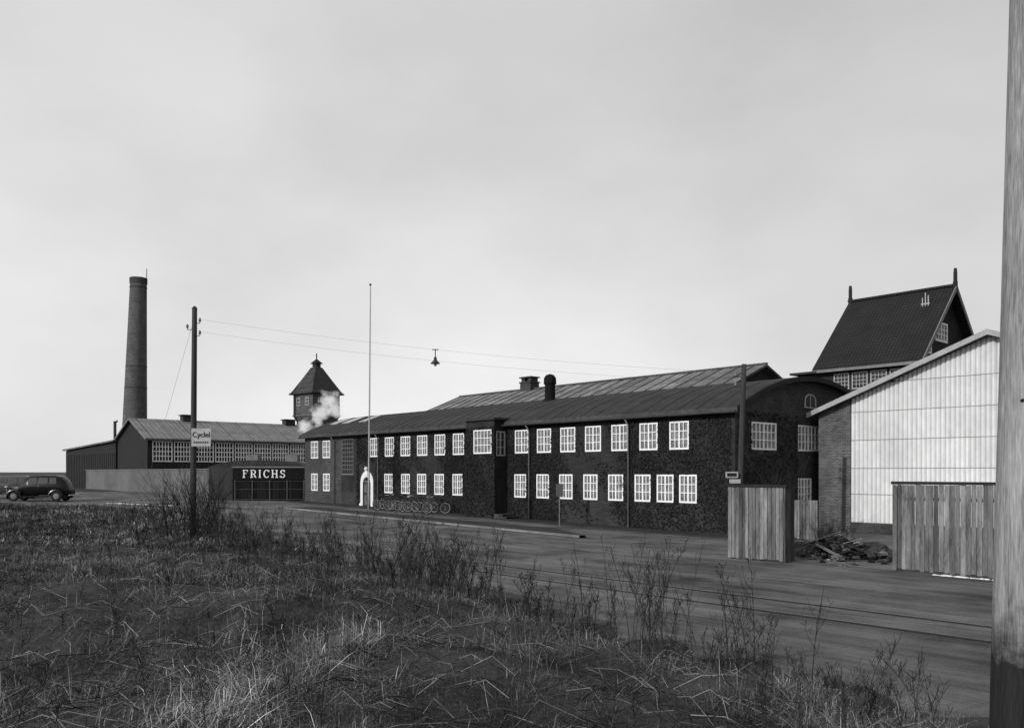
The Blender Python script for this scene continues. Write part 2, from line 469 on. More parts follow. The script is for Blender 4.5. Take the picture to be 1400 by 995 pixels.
# stair bay
bay = MB()
bx0, bx1 = -17.4, -14.9
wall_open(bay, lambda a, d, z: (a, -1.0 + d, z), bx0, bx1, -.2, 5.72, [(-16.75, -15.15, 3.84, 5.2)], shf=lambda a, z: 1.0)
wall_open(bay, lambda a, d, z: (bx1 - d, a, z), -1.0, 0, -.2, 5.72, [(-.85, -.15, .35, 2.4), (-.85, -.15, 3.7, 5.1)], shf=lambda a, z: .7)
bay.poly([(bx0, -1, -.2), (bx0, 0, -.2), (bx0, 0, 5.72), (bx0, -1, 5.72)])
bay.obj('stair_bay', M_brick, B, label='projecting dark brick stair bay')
MB().box(bx0 - .15, bx1 + .15, -1.15, .3, 5.722, 5.84).obj('bay_roof', M_trim, B)
window(B, -15.95, -.97, 3.84, 1.6, 1.36, 5, 3, split=False)
window(B, bx1 - .03, -.5, 3.7, .7, 1.4, 2, 3, rz=math.pi / 2, fm=M_lgrey, gm=M_dglass)
MB().box(bx1 - .09, bx1 - .05, -.85, -.15, .35, 2.4).obj('door', M_tar, B, label='black side door of the stair bay')
for i in range(3):
    MB().box(bx1 + .003, bx1 + 1.4 - .35 * i, -1.05 + .02 * i, -.003, [-.1, .225, .345][i], .22 + .12 * i, .5).obj('step', M_stone, B)
# main arched entrance with white surround
zb = .33
mb = MB()
def arch(r, z0, zs, n=12): return [(DOORX - r, z0), ] + [(DOORX - r * math.cos(a), zs + r * math.sin(a)) for a in np.linspace(0, math.pi, n)] + [(DOORX + r, z0)]
inn = arch(.5, zb, 1.95); outr = arch(.82, zb, 2.05)
y_ = -.04
for i in range(len(inn) - 1):
    mb.poly([(inn[i][0], y_, inn[i][1]), (outr[i][0], y_, outr[i][1]), (outr[i + 1][0], y_, outr[i + 1][1]), (inn[i + 1][0], y_, inn[i + 1][1])], .8)
    mb.poly([(outr[i][0], y_, outr[i][1]), (outr[i][0], 0, outr[i][1]), (outr[i + 1][0], 0, outr[i + 1][1]), (outr[i + 1][0], y_, outr[i + 1][1])], .8)
mb.box(DOORX - .9, DOORX - .6, -.08, -.042, .33, .6, .9); mb.box(DOORX + .6, DOORX + .9, -.08, -.042, .33, .6, .9)
mb.box(DOORX - .14, DOORX + .14, -.1, -.042, 2.5, 2.9, .9); mb.blob((DOORX, -.07, 3.02), .16, .9, n=8, jit=.1)
mb.obj('door_surround', M_white, B, label='white carved stone arch with ornament around the entrance')
mb = MB().box(DOORX - .5, DOORX + .5, .03, .11, .3, 2.1).box(DOORX - .4, DOORX - .05, .015, .028, .5, 1.2, 3).box(DOORX + .05, DOORX + .4, .015, .028, .5, 1.2, 3).box(DOORX - .4, DOORX - .05, .015, .028, 1.35, 1.95, 3).box(DOORX + .05, DOORX + .4, .015, .028, 1.35, 1.95, 3)
dr = mb.obj('door', M_trim, B, label='dark panelled double door')
MB().blob((DOORX + .05, .01, 1.28), .03, jit=0).obj('handle', M_zinc, dr, smooth=True)
window(B, DOORX, .0, 2.1, .98, .62, 3, 2, gm=M_dglass, fm=M_dim)
MB().box(DOORX - .9, DOORX + .9, -1.2, -.145, 0.1, .42, .6).obj('step', M_stone, B)
MB().box(DOORX - 1.2, DOORX + 1.2, -1.6, -1.203, 0.1, .3, .6).obj('step', M_stone, B)
c = MB(); c.path([(-15.75, 4.2, 6.7), (-15.75, 4.2, 7.15), (-15.75, 4.2, 7.2), (-15.75, 4.2, 8.1), (-15.75, 4.2, 8.15), (-15.75, 4.2, 8.5), (-15.75, 4.2, 8.68), (-15.75, 4.2, 8.74)], [.52, .48, .33, .33, .4, .38, .24, .06], 12)
c.obj('chimney', M_gateb, ROOF, smooth=False, label='round black metal roof ventilator')
for (a, b) in ((-37.6, -36.4), (-35.8, -34.6), (-33.4, -32.4)):
    y0, y1 = 1.6, 3.0
    MB().add([(a, y0, arc(y0) + .06), (b, y0, arc(y0) + .06), (b, y1, arc(y1) + .12), (a, y1, arc(y1) + .12),
              (a, y0, arc(y0) - .02), (b, y0, arc(y0) - .02), (b, y1, arc(y1) - .02), (a, y1, arc(y1) - .02)],
             [(0, 1, 2, 3), (0, 1, 5, 4), (1, 2, 6, 5), (3, 0, 4, 7)]).obj('skylight', M_glass, ROOF)

def leaves(name, gen, n, size, material):
    V = []; F = []; S = []
    k = 0
    while k < n:
        p, nrm = gen()
        if p is None: continue
        p = np.array(p); nn = np.array(nrm, float) + rng.normal(size=3) * .45; nn /= np.linalg.norm(nn)
        a = np.cross(nn, rng.normal(size=3)); a /= np.linalg.norm(a); b = np.cross(a, nn)
        sz = size * rng.uniform(.6, 1.3)
        o = len(V)
        V += [tuple(p - a * sz * .5), tuple(p + b * sz * .38), tuple(p + a * sz * .5), tuple(p - b * sz * .38)]
        F.append((o, o + 1, o + 2, o + 3)); S.append(rng.uniform(.8, 1.35)); k += 1
    m = MB(); m.v = V; m.f = F; m.s = S; m.m = [0] * len(F)
    return m.obj(name, material, None, (CX, CY, 0), GR)
def ivygen():
    x = rng.uniform(-31, -.2); z = rng.uniform(.1, 5.35)
    d = math.sin(x * .9) + math.sin(x * .37 + 1.2) + .6 * math.sin(z * 2 + x * 2.1)
    if rng.uniform() > .6 + .35 * d: return None, None
    for o in ops:
        if o[0] - .04 < x < o[1] + .04 and o[2] - .04 < z < o[3] + .04: return None, None
    y = -.03 - rng.uniform(0, .05)
    if bx0 < x < bx1:
        if -16.8 < x < -15.1 and 3.8 < z < 5.25: return None, None
        y -= 1.0
    if abs(x - DOORX) < 1.0 and z < 3.4: return None, None
    return (x, y, z), (0, -1, .2)
tag(leaves('ivy', ivygen, 24000, .10, M_ivy), 'dark ivy leaves clinging to the brick facade', 'ivy', kind='stuff')
def ivygen2():
    y = rng.uniform(.1, 5.2); z = rng.uniform(.1, 5.5)
    for o in eops:
        if o[0] - .04 < y < o[1] + .04 and o[2] - .04 < z < o[3] + .04: return None, None
    return (.03 + rng.uniform(0, .04), y, z), (1, 0, .2)
tag(leaves('ivy', ivygen2, 2000, .11, M_ivy), 'sparse dark creeper on the end wall', 'ivy', kind='stuff')

# ------------------------------------------------------------------ long pale-roofed hall behind
H = root('workshop_hall', 'long hall with pale ribbed pitched roof behind the brick building', 'building', (16.5, 55, 0), GR)
hl, hw, he, hr = 32.0, 5.2, 7.75, 9.83
mb = MB(); mb.box(-hl, -.2, -hw + .3, hw - .3, 0, he - .1); mb.poly([(-.2, -hw + .3, he - .1), (-.2, hw - .3, he - .1), (-.2, 0, hr - .1)]); mb.obj('wall', M_tar, H)
mb = MB()
for sg in (-1, 1):
    mb.poly([(-hl, sg * hw, he), (.2, sg * hw, he), (.2, 0, hr), (-hl, 0, hr)])
    mb.poly([(-hl, sg * hw, he - .15), (.2, sg * hw, he - .15), (.2, 0, hr - .15), (-hl, 0, hr - .15)])
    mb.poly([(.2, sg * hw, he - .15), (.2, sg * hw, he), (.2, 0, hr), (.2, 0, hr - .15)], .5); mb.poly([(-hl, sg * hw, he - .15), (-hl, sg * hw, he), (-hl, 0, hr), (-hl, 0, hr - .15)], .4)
for k in range(26):
    xx = -hl + .1 + k * 1.25
    mb.add([(xx - .04, -hw, he + .002), (xx + .04, -hw, he + .002), (xx + .04, 0, hr + .002), (xx - .04, 0, hr + .002), (xx - .04, -hw, he + .07), (xx + .04, -hw, he + .07), (xx + .04, 0, hr + .07), (xx - .04, 0, hr + .07)],
           [(4, 5, 6, 7), (0, 3, 7, 4), (1, 2, 6, 5), (0, 1, 5, 4)], .6)
sl_ = (hr - he) / hw
for k in range(25):
    xx = -hl + .16 + k * 1.25
    mb.poly([(xx, -hw + .6, he + .6 * sl_ + .02), (xx + 1.12, -hw + .6, he + .6 * sl_ + .02), (xx + 1.12, -.5, hr - .5 * sl_ + .02), (xx, -.5, hr - .5 * sl_ + .02)], random.choice([1.2, .8, 1.0, 1.35, 1.0]))
mb.box(-hl, .2, -.12, .12, hr + .003, hr + .1, .5)
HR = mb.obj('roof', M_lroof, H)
cx_ = -22.45
c = MB().box(cx_ - .65, cx_ + .65, -.5, .5, 9.6, 10.35, .6).box(cx_ - .72, cx_ + .72, -.57, .57, 10.353, 10.46, .6).box(cx_ - .6, cx_ - .2, -.4, .4, 10.463, 10.78, .6).box(cx_ + .2, cx_ + .6, -.4, .4, 10.463, 10.78, .6).box(cx_ - .72, cx_ + .72, -.57, .57, 10.783, 10.88, .6)
c.obj('chimney', M_brick4, HR, label='short square brick chimney with capped flues')

# ------------------------------------------------------------------ steep roofed house
K = root('tall_house', 'tall tower-like house with steep dark tiled gable roof and finials', 'house', (31.2, 60, 0), GR)
kl, kw, ke, kr = 7.2, 5.7, 10.3, 16.0
mb = MB()
fo = [(-6.0 + 1.35 * i, -6.0 + 1.35 * i + 1.15, 8.7, 9.9) for i in range(4)]
wall_open(mb, lambda a, d, z: (a, -5.2 + d, z), -kl + .2, -.2, 0, ke + .4, fo)
wall_open(mb, lambda a, d, z: (-.2 - d, a, z), -5.2, 5.2, 0, 10.4, [])
ht = lambda y: kr - .25 - abs(y) * (kr - ke) / kw
for (a, b) in ((-5.2, -3.6), (-2.5, -1.9), (.3, 5.2)):
    mb.poly([(-.2, a, 10.4), (-.2, b, 10.4), (-.2, b, ht(b)), (-.2, a, ht(a))])
mb.poly([(-.2, -1.9, 10.4), (-.2, .3, 10.4), (-.2, .3, 12.0), (-.2, -1.9, 12.0)]); mb.poly([(-.2, -1.9, 13.4), (-.2, .3, 13.4), (-.2, .3, ht(.3)), (-.2, 0, ht(0)), (-.2, -1.9, ht(-1.9))])
mb.poly([(-.2, -3.6, 10.4), (-.2, -2.5, 10.4), (-.2, -2.5, 11.0), (-.2, -3.6, 11.0)]); mb.poly([(-.2, -3.6, 12.0), (-.2, -2.5, 12.0), (-.2, -2.5, ht(2.5)), (-.2, -3.6, ht(3.6))])
mb.poly([(-kl + .2, -5.2, 0), (-kl + .2, 5.2, 0), (-kl + .2, 5.2, 10.4), (-kl + .2, 0, kr - .3), (-kl + .2, -5.2, 10.4)])
mb.box(-kl + .2, -.2, 5.15, 5.2, 0, 10.3)
mb.obj('wall', M_brick, K)
mb = MB()
for sg in (-1, 1):
    mb.add([(-kl - .2, sg * kw, ke), (.45, sg * kw, ke), (.45, 0, kr), (-kl - .2, 0, kr), (-kl - .2, sg * kw, ke - .25), (.45, sg * kw, ke - .25), (.45, 0, kr - .25), (-kl - .2, 0, kr - .25)],
           [(0, 1, 2, 3), (4, 5, 6, 7), (0, 1, 5, 4), (1, 2, 6, 5), (0, 3, 7, 4)])
mb.box(-kl - .25, .47, -.15, .15, kr + .003, kr + .14, 1.4)
KR = mb.obj('roof', M_tile, K)
mb = MB()
for sg in (-1, 1):
    mb.add([(.455, sg * kw, ke - .3), (.455, 0, kr - .3), (.455, 0, kr + .05), (.455, sg * kw, ke + .05), (.53, sg * kw, ke - .3), (.53, 0, kr - .3), (.53, 0, kr + .05), (.53, sg * kw, ke + .05)],
           [(0, 1, 2, 3), (4, 5, 6, 7), (3, 2, 6, 7), (0, 1, 5, 4), (0, 3, 7, 4)])
mb.box(-kl - .2, .45, -kw - .12, -kw - .003, ke - .3, ke - .1)
mb.obj('bargeboard', M_dim, K)
for xx in (-kl - .1, .4):
    MB().path([(xx, 0, kr - .6), (xx, 0, kr + .3), (xx, 0, kr + .35), (xx, 0, kr + .9), (xx, 0, kr + 1.25)], [.16, .16, .13, .13, .1], 6).obj('finial', M_tar, KR)
for o in fo: window(K, (o[0] + o[1]) / 2, -5.18, 8.7, 1.15, 1.2, 4, 4, split=False, fm=M_lgrey, gm=M_dglass)
window(K, -.23, -.8, 12.0, 2.2, 1.4, 4, 3, rz=math.pi / 2, bar=.06, fr=.14)
window(K, -.23, -3.05, 11.0, 1.1, 1.0, 2, 2, rz=math.pi / 2, split=False, bar=.06, fr=.12)
MB().box(-kl - 1.9, -kl + .2, -5.9, -3.0, 10.0, 10.15).box(-kl - 1.6, -kl + .19, -5.1, -3.2, 0, 9.99).obj('side_wing', M_trim, K, label='flat-roofed side wing under the eaves')
mb = MB()
for i, (dx, h) in enumerate(((-.2, .45), (0, .8), (.2, .6))):
    mb.box(-1.1 + dx - .03, -1.1 + dx + .03, -1.4, -1.33, 14.5, 15.1 + h - .35)
mb.box(-1.4, -.8, -1.41, -1.32, 14.72, 14.8)
mb.obj('roof_vent', M_lgrey, KR, label='small white spiked vent on the tiled roof')

# ------------------------------------------------------------------ white clad shed
wx, wy = world(.5, 6.4)
S = root('white_shed', 'large gabled shed clad in white ribbed sheets with brick corner', 'shed', (wx, wy, 0), GR)
ax, ez, az = 7.6, 5.6, 8.5
rk = lambda x: az - abs(x - ax) * (az - ez) / ax
mb = MB(); x = 1.6; step = .05; prof = [0, .045, .045, 0]
i = 0
segs_z = [.45, 1.75, 2.95, 4.25, 5.55, 6.85, 9]
while x < 15.0:
    x2 = x + step; d1 = -prof[i % 4]; d2 = -prof[(i + 1) % 4]
    rib_shade = (1.0, 1.03, .95, .62)[i % 4]  # shade of the rib recesses painted into the sheet tone
    for j in range(6):
        z0 = segs_z[j]; z1 = segs_z[j + 1]
        t1 = min(z1, rk(x) - .03); t2 = min(z1, rk(x2) - .03)
        if t1 <= z0 + .06: continue
        of = -.05 + .008 * j
        pv = 1 - .025 * ((j * 7 + int(x / .95) * 3) % 4)
        mb.poly([(x, d1 + of, z0 + .035), (x2, d2 + of, z0 + .035), (x2, d2 + of, t2), (x, d1 + of, t1)], rib_shade * pv)
        mb.poly([(x, d1 + of, z0), (x2, d2 + of, z0), (x2, d2 + of, z0 + .035), (x, d1 + of, z0 + .035)], .3)
    x = x2; i += 1
mb.obj('cladding', M_corr, S)
mb = MB()
mb.poly([(1.6, 0, 0), (15, 0, 0), (15, 0, rk(15) - .05), (ax, 0, az - .05), (1.6, 0, rk(1.6) - .05)], .25)
mb.box(0, 1.58, -.07, .25, -.1, 5.6); mb.poly([(0, -.07, 5.601), (1.58, -.07, 5.601), (1.58, -.07, rk(1.58) - .02), (0, -.07, rk(0))])
mb.box(1.583, 15, -.12, -.03, -.1, .44, .5)
mb.poly([(0, 0, 0), (0, 20, 0), (0, 20, 5.55), (0, 0, 5.55)])
mb.obj('wall', M_brick3, S)
mb = MB()
for (xa, xb) in ((-.35, ax), (15.55, ax)):
    za, zb_ = rk(xa), rk(xb)
    mb.add([(xa, -.5, za), (xb, -.5, zb_), (xb, 20, zb_), (xa, 20, za), (xa, -.5, za + .12), (xb, -.5, zb_ + .12), (xb, 20, zb_ + .12), (xa, 20, za + .12)], [(0, 1, 2, 3), (4, 5, 6, 7), (0, 3, 7, 4)])
mb.obj('roof', M_lroof, S)
mb = MB()
for (xa, xb) in ((-.38, ax), (15.55, ax)):
    za, zb_ = rk(xa), rk(xb)
    mb.add([(xa, -.56, za - .06), (xb, -.56, zb_ - .06), (xb, -.56, zb_ + .17), (xa, -.56, za + .17), (xa, -.503, za - .06), (xb, -.503, zb_ - .06), (xb, -.503, zb_ + .17), (xa, -.503, za + .17)], [(0, 1, 2, 3), (4, 5, 6, 7), (3, 2, 6, 7), (0, 1, 5, 4), (0, 3, 7, 4)])
mb.obj('bargeboard', M_fascia, S)

# ------------------------------------------------------------------ board fences
def fence(label, loc, rz, L, h, side=0, pw=.13, cap=True):
    F = root('board_fence', label, 'fence', loc, rz)
    mb = MB(); x = 0
    while x < L - .01:
        w = min(pw * random.uniform(.8, 1.15), L - x)
        hh = h - random.uniform(0, .015); dy = random.uniform(0, .016)
        mb.box(x, x + w - random.uniform(.010, .022), -.02 - dy, .0 - dy, .03 + random.uniform(0, .07), hh, random.choice([.5, .75, .85, .95, 1.0, 1.0, 1.15, 1.35]))
        x += w
    mb.obj('boards', M_wood, F)
    for z in (.5, h - .45): MB().box(0, L, .005, .06, z, z + .1, .4).obj('cross_rail', M_wood, F)
    for xx in (.08, L / 2, L - .12):
        MB().box(xx, xx + .1, .065, .17, 0, h - .05, .6).obj('post', M_wood, F)
    if cap: MB().box(-.03, L + .03, -.06, .1, h + .001, h + .085, 1).obj('cap_rail', M_tar, F)
    if side:
        mb = MB(); y = .18
        while y < side:
            mb.box(L - .03, L - .01, y, y + .1, .05, h + random.uniform(-.03, .0), random.uniform(.2, .5)); y += .115  # side away from the sun: its shade is painted into the boards
        mb.obj('side_boards', M_wood, F, label='boards of the returning side with shade put into their tone')
    return F
fence('weathered vertical board fence panel with returning side', (7.03, 27.3, 0), GR, 2.05, 2.32, .42)
fence('long weathered board fence with dark capping and snow at its foot', (10.8, 23.85, 0), GR, 5.2, 2.45)
fence('low board fence beside the brick corner', (11.2, 35.2, 0), GR + .15, 1.6, 1.65, cap=False)
mb = MB()
for i in range(60):
    t = 1.2 + i * .07 + random.uniform(-.04, .04); x_ = 10.8 + t * .6683 - .1; y_ = 23.85 - t * .744 - .1
    mb.blob((x_, y_, .0), random.uniform(.03, .10), n=7, jit=.3, flat=.35)
tag(mb.obj('snow', M_snow, smooth=True), 'thin ridge of old snow along the fence foot', 'snow', kind='stuff')
mb = MB()
for k in range(16):
    mb.blob((random.gauss(11.1, .8), random.gauss(28.4, .8), .05), random.uniform(.35, .65), random.choice([.3, .4, .5]), n=10, jit=.25, flat=.7)
for i in range(420):
    px_ = random.gauss(11.0, 1.0); py_ = random.gauss(28.2, 1.1)
    hgt = max(0, .75 - .35 * math.hypot((px_ - 11.0) / 1.0, (py_ - 28.2) / 1.1))
    mb.blob((px_, py_, hgt * random.random()), random.uniform(.03, .18), random.choice([.1, .15, .2, .3, .4, .6, 1.0, 1.7]), n=6, jit=.4, flat=random.uniform(.25, .7))
tag(mb.obj('rubble', M_stone), 'heap of broken stone and scrap between the fences', 'rubble', kind='stuff')
for i in range(10):
    a = random.uniform(0, 3.14); L = random.uniform(.6, 1.5)
    x_, y_ = random.uniform(9.9, 12.2), random.uniform(26.9, 28.8)
    o = MB().box(-L / 2, L / 2, -.06, .06, 0, .025, random.uniform(.3, 1.6)).obj('scrap_board', M_wood, None, (x_, y_, .25 + random.uniform(0, .35)), a)
    o.rotation_euler = (random.uniform(-.4, .4), random.uniform(-.35, .35), a)
    tag(o, 'loose weathered board lying on the rubble heap', 'board', 'scrap boards on the heap')

# ------------------------------------------------------------------ poles and wires
def vpole(name, label, base, top, r0, r1, m, cat='pole', n=12):
    R = root(name, label, cat, base)
    d = Vector(top) - Vector(base)
    k = 8; mb = MB()
    mb.path([d * (i / k) + Vector((0, 0, -.3 if i == 0 else 0)) for i in range(k + 1)], [r0 + (r1 - r0) * i / k for i in range(k + 1)], n)
    mb.obj('post', m, R, smooth=True); return R, d
TP, d = vpole('telephone_pole', 'tall dark wooden telephone pole with insulators among shrubs', (-12.9, 34, Zg(-12.9, 34)), (-12.83, 34, 9.4), .13, .1, M_pole)
for i, z in enumerate((8.85, 8.35, 8.6)):
    zz = z - TP.location.z; sx = (.28, .28, -.22)[i]
    MB().tube((.07, 0, zz - .05), (sx, 0, zz - .05), .015).tube((sx, 0, zz - .06), (sx, 0, zz + .04), .015).obj('bracket', M_metal, TP)
    MB().path([(sx, 0, zz + .02), (sx, 0, zz + .08), (sx, 0, zz + .15), (sx, 0, zz + .17)], [.05, .055, .04, .02], 8).obj('insulator', M_dim, TP, smooth=True)
MB().path([(0.07, 0, 9.4 - TP.location.z), (0.07, 0, 9.5 - TP.location.z)], [.12, .03], 10).obj('cap', M_metal, TP)
P2, d = vpole('telephone_pole', 'dark wooden pole standing at the corner of the brick building', (9.15, 34, 0), (9.38, 34, 7.15), .13, .1, M_pole)
for z in (6.7, 6.3):
    MB().tube((.1, 0, z - .05), (-.2, 0, z - .05), .02).obj('bracket', M_metal, P2)
    MB().path([(-.12, 0, z), (-.12, 0, z + .12)], [.05, .03], 8).obj('insulator', M_dim, P2)
P3, d = vpole('telephone_pole', 'thick weathered pale wooden pole close by on the grass', (2.40, 4.0, Zg(2.4, 4.0)), (2.59, 4.0, 7.2), .13, .142, M_polen, n=40)
for k in range(9):
    zz = 1.25 + k * .45; a = -1.9 + .5 * math.sin(k * 2.3)
    MB().blob((.033 * zz + .132 * math.cos(a), .132 * math.sin(a), zz), .012, jit=.2, n=6).obj('nail', M_tar, P3)
def wire(label, a, b, sag, r=.003, name='overhead_wire', m=None):
    a = Vector(a); b = Vector(b); pts = []
    for i in range(25):
        t = i / 24; p = a.lerp(b, t); p.z -= sag * 4 * t * (1 - t); pts.append(p)
    return tag(MB().path(pts, [r] * 25, 4).obj(name, m or M_dim), label, 'wire', 'overhead wires')
WS = .28
wire('thin overhead wire strung between the wooden poles', (-12.55, 34, 8.95), (9.2, 34, 6.8), WS)
wire('thin overhead wire strung between the wooden poles', (-12.55, 34, 8.45), (9.2, 34, 6.4), WS)
wire('slanting stay wire anchoring the pole to the ground', (-12.9, 34, 8.8), (-16.2, 36, Zg(-16.2, 36)), 0, .005, 'stay_wire')
t = (-3.1 + 12.55) / 21.75; lz = 8.95 + (6.8 - 8.95) * t - WS * 4 * t * (1 - t)
LP = root('street_lamp', 'enamel pendant street lamp hanging from the overhead wires', 'street lamp', (-3.1, 34, lz - .62))
MB().tube((0, 0, .3), (0, 0, .62), .02).tube((-.12, 0, .62), (.12, 0, .62), .02).obj('hanger', M_metal, LP)
MB().path([(0, 0, .32), (0, 0, .2), (0, 0, .17), (0, 0, .06), (0, 0, .05)], [.05, .07, .09, .2, .2], 14).obj('lamp_shade', M_metal, LP, smooth=True)
MB().blob((0, 0, 0), .06, jit=0, n=10).obj('bulb', M_glass, LP, smooth=True)

fx, fy = world(-26.3, -2.0)
FP, d = vpole('flagpole', 'tall slim pale flagpole in front of the entrance', (fx, fy, float(zroad(fx, fy))), (fx + .12, fy, 15.0), .055, .03, M_lgrey, 'flagpole')
MB().blob((.12, 0, 15.0 - FP.location.z), .09, jit=0, n=10).obj('ball_finial', M_dim, FP, smooth=True)
MB().tube((.1, -.1, 1.2), (.18, -.08, 14.5), .005, n=4).obj('halyard', M_dim, FP)

def text_mesh(txt, size, depth=.01, off=.0, space=1.0):
    cu = D.curves.new('t', 'FONT'); cu.body = txt; cu.size = size; cu.extrude = depth; cu.offset = off
    cu.align_x = 'CENTER'; cu.align_y = 'CENTER'; cu.space_character = space
    o = D.objects.new('t', cu); COL.objects.link(o)
    bpy.context.view_layer.update()
    me = D.meshes.new_from_object(o.evaluated_get(bpy.context.evaluated_depsgraph_get()))
    D.objects.remove(o); D.curves.remove(cu)
    at = me.attributes.new('shade', 'FLOAT', 'FACE'); at.data.foreach_set('value', [1.0] * len(me.polygons))
    return me
def text(txt, size, m, parent, loc, rz=0, off=0, space=1.0, name='lettering', sx=1.0):
    me = text_mesh(txt, size, .008, off, space); me.materials.clear(); me.materials.append(m)
    o = place(me, name, parent, loc); o.rotation_euler = (math.pi / 2, 0, rz); o.scale = (sx, 1, 1); return o
SG = root('sign', 'small white enamel sign with black lettering fixed to the pole', 'sign', (-12.50, 33.82, 3.83))
MB().box(-.39, .39, 0, .02, 0, .72).obj('plate', M_lgrey, SG)
text('Cyclel', .30, M_black, SG, (0, -.012, .46), off=.0, sx=.95)
mb = MB()
for i in range(7): mb.box(-.30 + i * .088, -.30 + i * .088 + .062, -.008, -.001, .13, .19)
mb.obj('small_lettering', M_black, SG)
SG2 = root('sign', 'narrow sign plate on a slim post by the footway', 'sign', (2.36, 41.8, float(zroad(2.36, 41.8))))
MB().tube((0, 0, 0), (0, 0, 2.15), .028).obj('post', M_dim, SG2)
MB().box(-.18, .18, -.06, -.037, 1.5, 2.1, .5).obj('plate', M_dim, SG2)
SG3 = root('sign', 'small weathered direction plates on the corner pole', 'sign', (8.98, 33.8, 2.35))
MB().box(-.40, .1, -.02, 0, .22, .46).box(-.25, .2, -.025, -.003, .0, .16).obj('plate', M_lgrey, SG3)
MB().box(-.34, .04, -.032, -.022, .27, .41).obj('lettering', M_black, SG3)

# ------------------------------------------------------------------ gate house with name sign
G = root('gatehouse', 'low black gatehouse with name sign over wide gate', 'gatehouse', (-22.9, 66.3, .55), .04)
mb = MB()
for i in range(22): mb.box(1.0 + i * .25, 1.0 + i * .25 + .235, 0, .05, 0, 1.62, random.uniform(.6, 1.5))
for xx in (1.0, 2.36, 3.72, 5.08, 6.38): mb.box(xx, xx + .09, -.05, -.003, 0, 1.62, 6)
for zz in (.05, .85, 1.5): mb.box(1.0, 6.45, -.04, -.004, zz, zz + .06, 4)
mb.obj('gate', M_gateb, G)
MB().box(.9, 6.55, -.09, .02, 1.64, 2.58).obj('sign_board', M_gateb, G)
LT = MB(); LH = .62; yA, yB = -.13, -.092
def bar_(x, x0, x1, z0, z1): LT.box(x + x0, x + x1, yA, yB, z0, z1)
def arcs(x, cx, cz, rx, rz_, a0, a1, th0, th1, n=14):
    for i in range(n):
        t0 = a0 + (a1 - a0) * i / n; t1 = a0 + (a1 - a0) * (i + 1) / n
        w0 = th0 + (th1 - th0) * abs(math.cos(t0)); w1 = th0 + (th1 - th0) * abs(math.cos(t1))
        LT.poly([(x + cx + rx * math.cos(t0), yA, cz + rz_ * math.sin(t0)), (x + cx + rx * math.cos(t1), yA, cz + rz_ * math.sin(t1)),
                 (x + cx + (rx - w1) * math.cos(t1), yA, cz + (rz_ - w1) * math.sin(t1)), (x + cx + (rx - w0) * math.cos(t0), yA, cz + (rz_ - w0) * math.sin(t0))])
SW = .095
def stem(x, a): bar_(x, a, a + SW, 0, LH); bar_(x, a - .05, a, 0, .05); bar_(x, a + SW, a + SW + .05, 0, .05); bar_(x, a - .05, a, LH - .05, LH); bar_(x, a + SW, a + SW + .05, LH - .05, LH)
pos = [0, .60, 1.24, 1.6, 2.24, 2.9]
e0 = .05 + SW + .051
stem(pos[0], .05); bar_(pos[0], e0, .41, LH - .06, LH); bar_(pos[0], .36, .41, LH - .17, LH - .061); bar_(pos[0], .05 + SW + .001, .31, .30, .36)
stem(pos[1], .05); bar_(pos[1], e0, .29, LH - .05, LH); bar_(pos[1], .05 + SW + .001, .29, .28, .33); arcs(pos[1], .27, .45, .16, .17, -math.pi / 2, math.pi / 2, .05, .09)
LT.poly([(pos[1] + .24, yA, .28), (pos[1] + .33, yA, .28), (pos[1] + .48, yA, 0), (pos[1] + .37, yA, 0)])
stem(pos[2], .05)
arcs(pos[3], .27, LH / 2, .25, LH / 2 + .01, .75, 2 * math.pi - .75, .05, .10, 22); bar_(pos[3], .43, .47, LH - .19, LH)
stem(pos[4], .05); stem(pos[4], .37); bar_(pos[4], .05 + SW + .001, .369, .28, .34)
arcs(pos[5], .22, .455, .18, .17, .3, math.pi * 1.5, .05, .09); arcs(pos[5], .22, .165, .19, .175, -math.pi * .93, math.pi / 2, .05, .09)
bar_(pos[5], .36, .395, LH - .18, LH); bar_(pos[5], .01, .045, 0, .17)
LT.obj('lettering', M_white, G, (1.68, 0, 1.8))
MB().box(.85, 6.6, -.14, .1, 2.583, 2.68).obj('cornice', M_dim, G)
for xx in (.7, 6.5): MB().box(xx, xx + .2, -.1, .15, -.3, 2.58).obj('gate_post', M_trim, G)
MB().box(-1.0, .68, .02, 6, -.3, 2.55, 2).box(.683, 6.7, .3, 6, -.3, 2.55).obj('wall', M_tar, G)
mb = MB()
fr_ = [-1.2 + 8.1 * i / 14 for i in range(15)]
az_ = lambda x: 2.6 + .58 * (1 - (abs(x - 2.85) / 4.05) ** 3)
for i in range(14):
    a, b = fr_[i], fr_[i + 1]
    mb.poly([(a, .15, az_(a)), (b, .15, az_(b)), (b, 6.3, az_(b)), (a, 6.3, az_(a))], 2); mb.poly([(a, .15, 2.55), (b, .15, 2.55), (b, .15, az_(b)), (a, .15, az_(a))], 1)
mb.obj('roof', M_roof, G)
for xx in (1.4, 4.6): MB().box(xx, xx + .9, 2, 2.9, 3.1, 3.65).obj('roof_vent', M_dim, G)

p0 = np.array([-23.9, 68.7]); p1 = np.array([-53.0, 105.0]); L = np.linalg.norm(p1 - p0)
BW = root('boundary_wall', 'long rendered boundary wall with coping beside the works yard', 'wall', (p0[0], p0[1], .5), math.atan2(*(p1 - p0)[::-1]))
MB().box(0, L, -.15, .15, -.2, 2.5).obj('wall', M_plaster, BW)
MB().box(-.05, L + .05, -.22, .22, 2.503, 2.58).obj('coping', M_dim, BW)

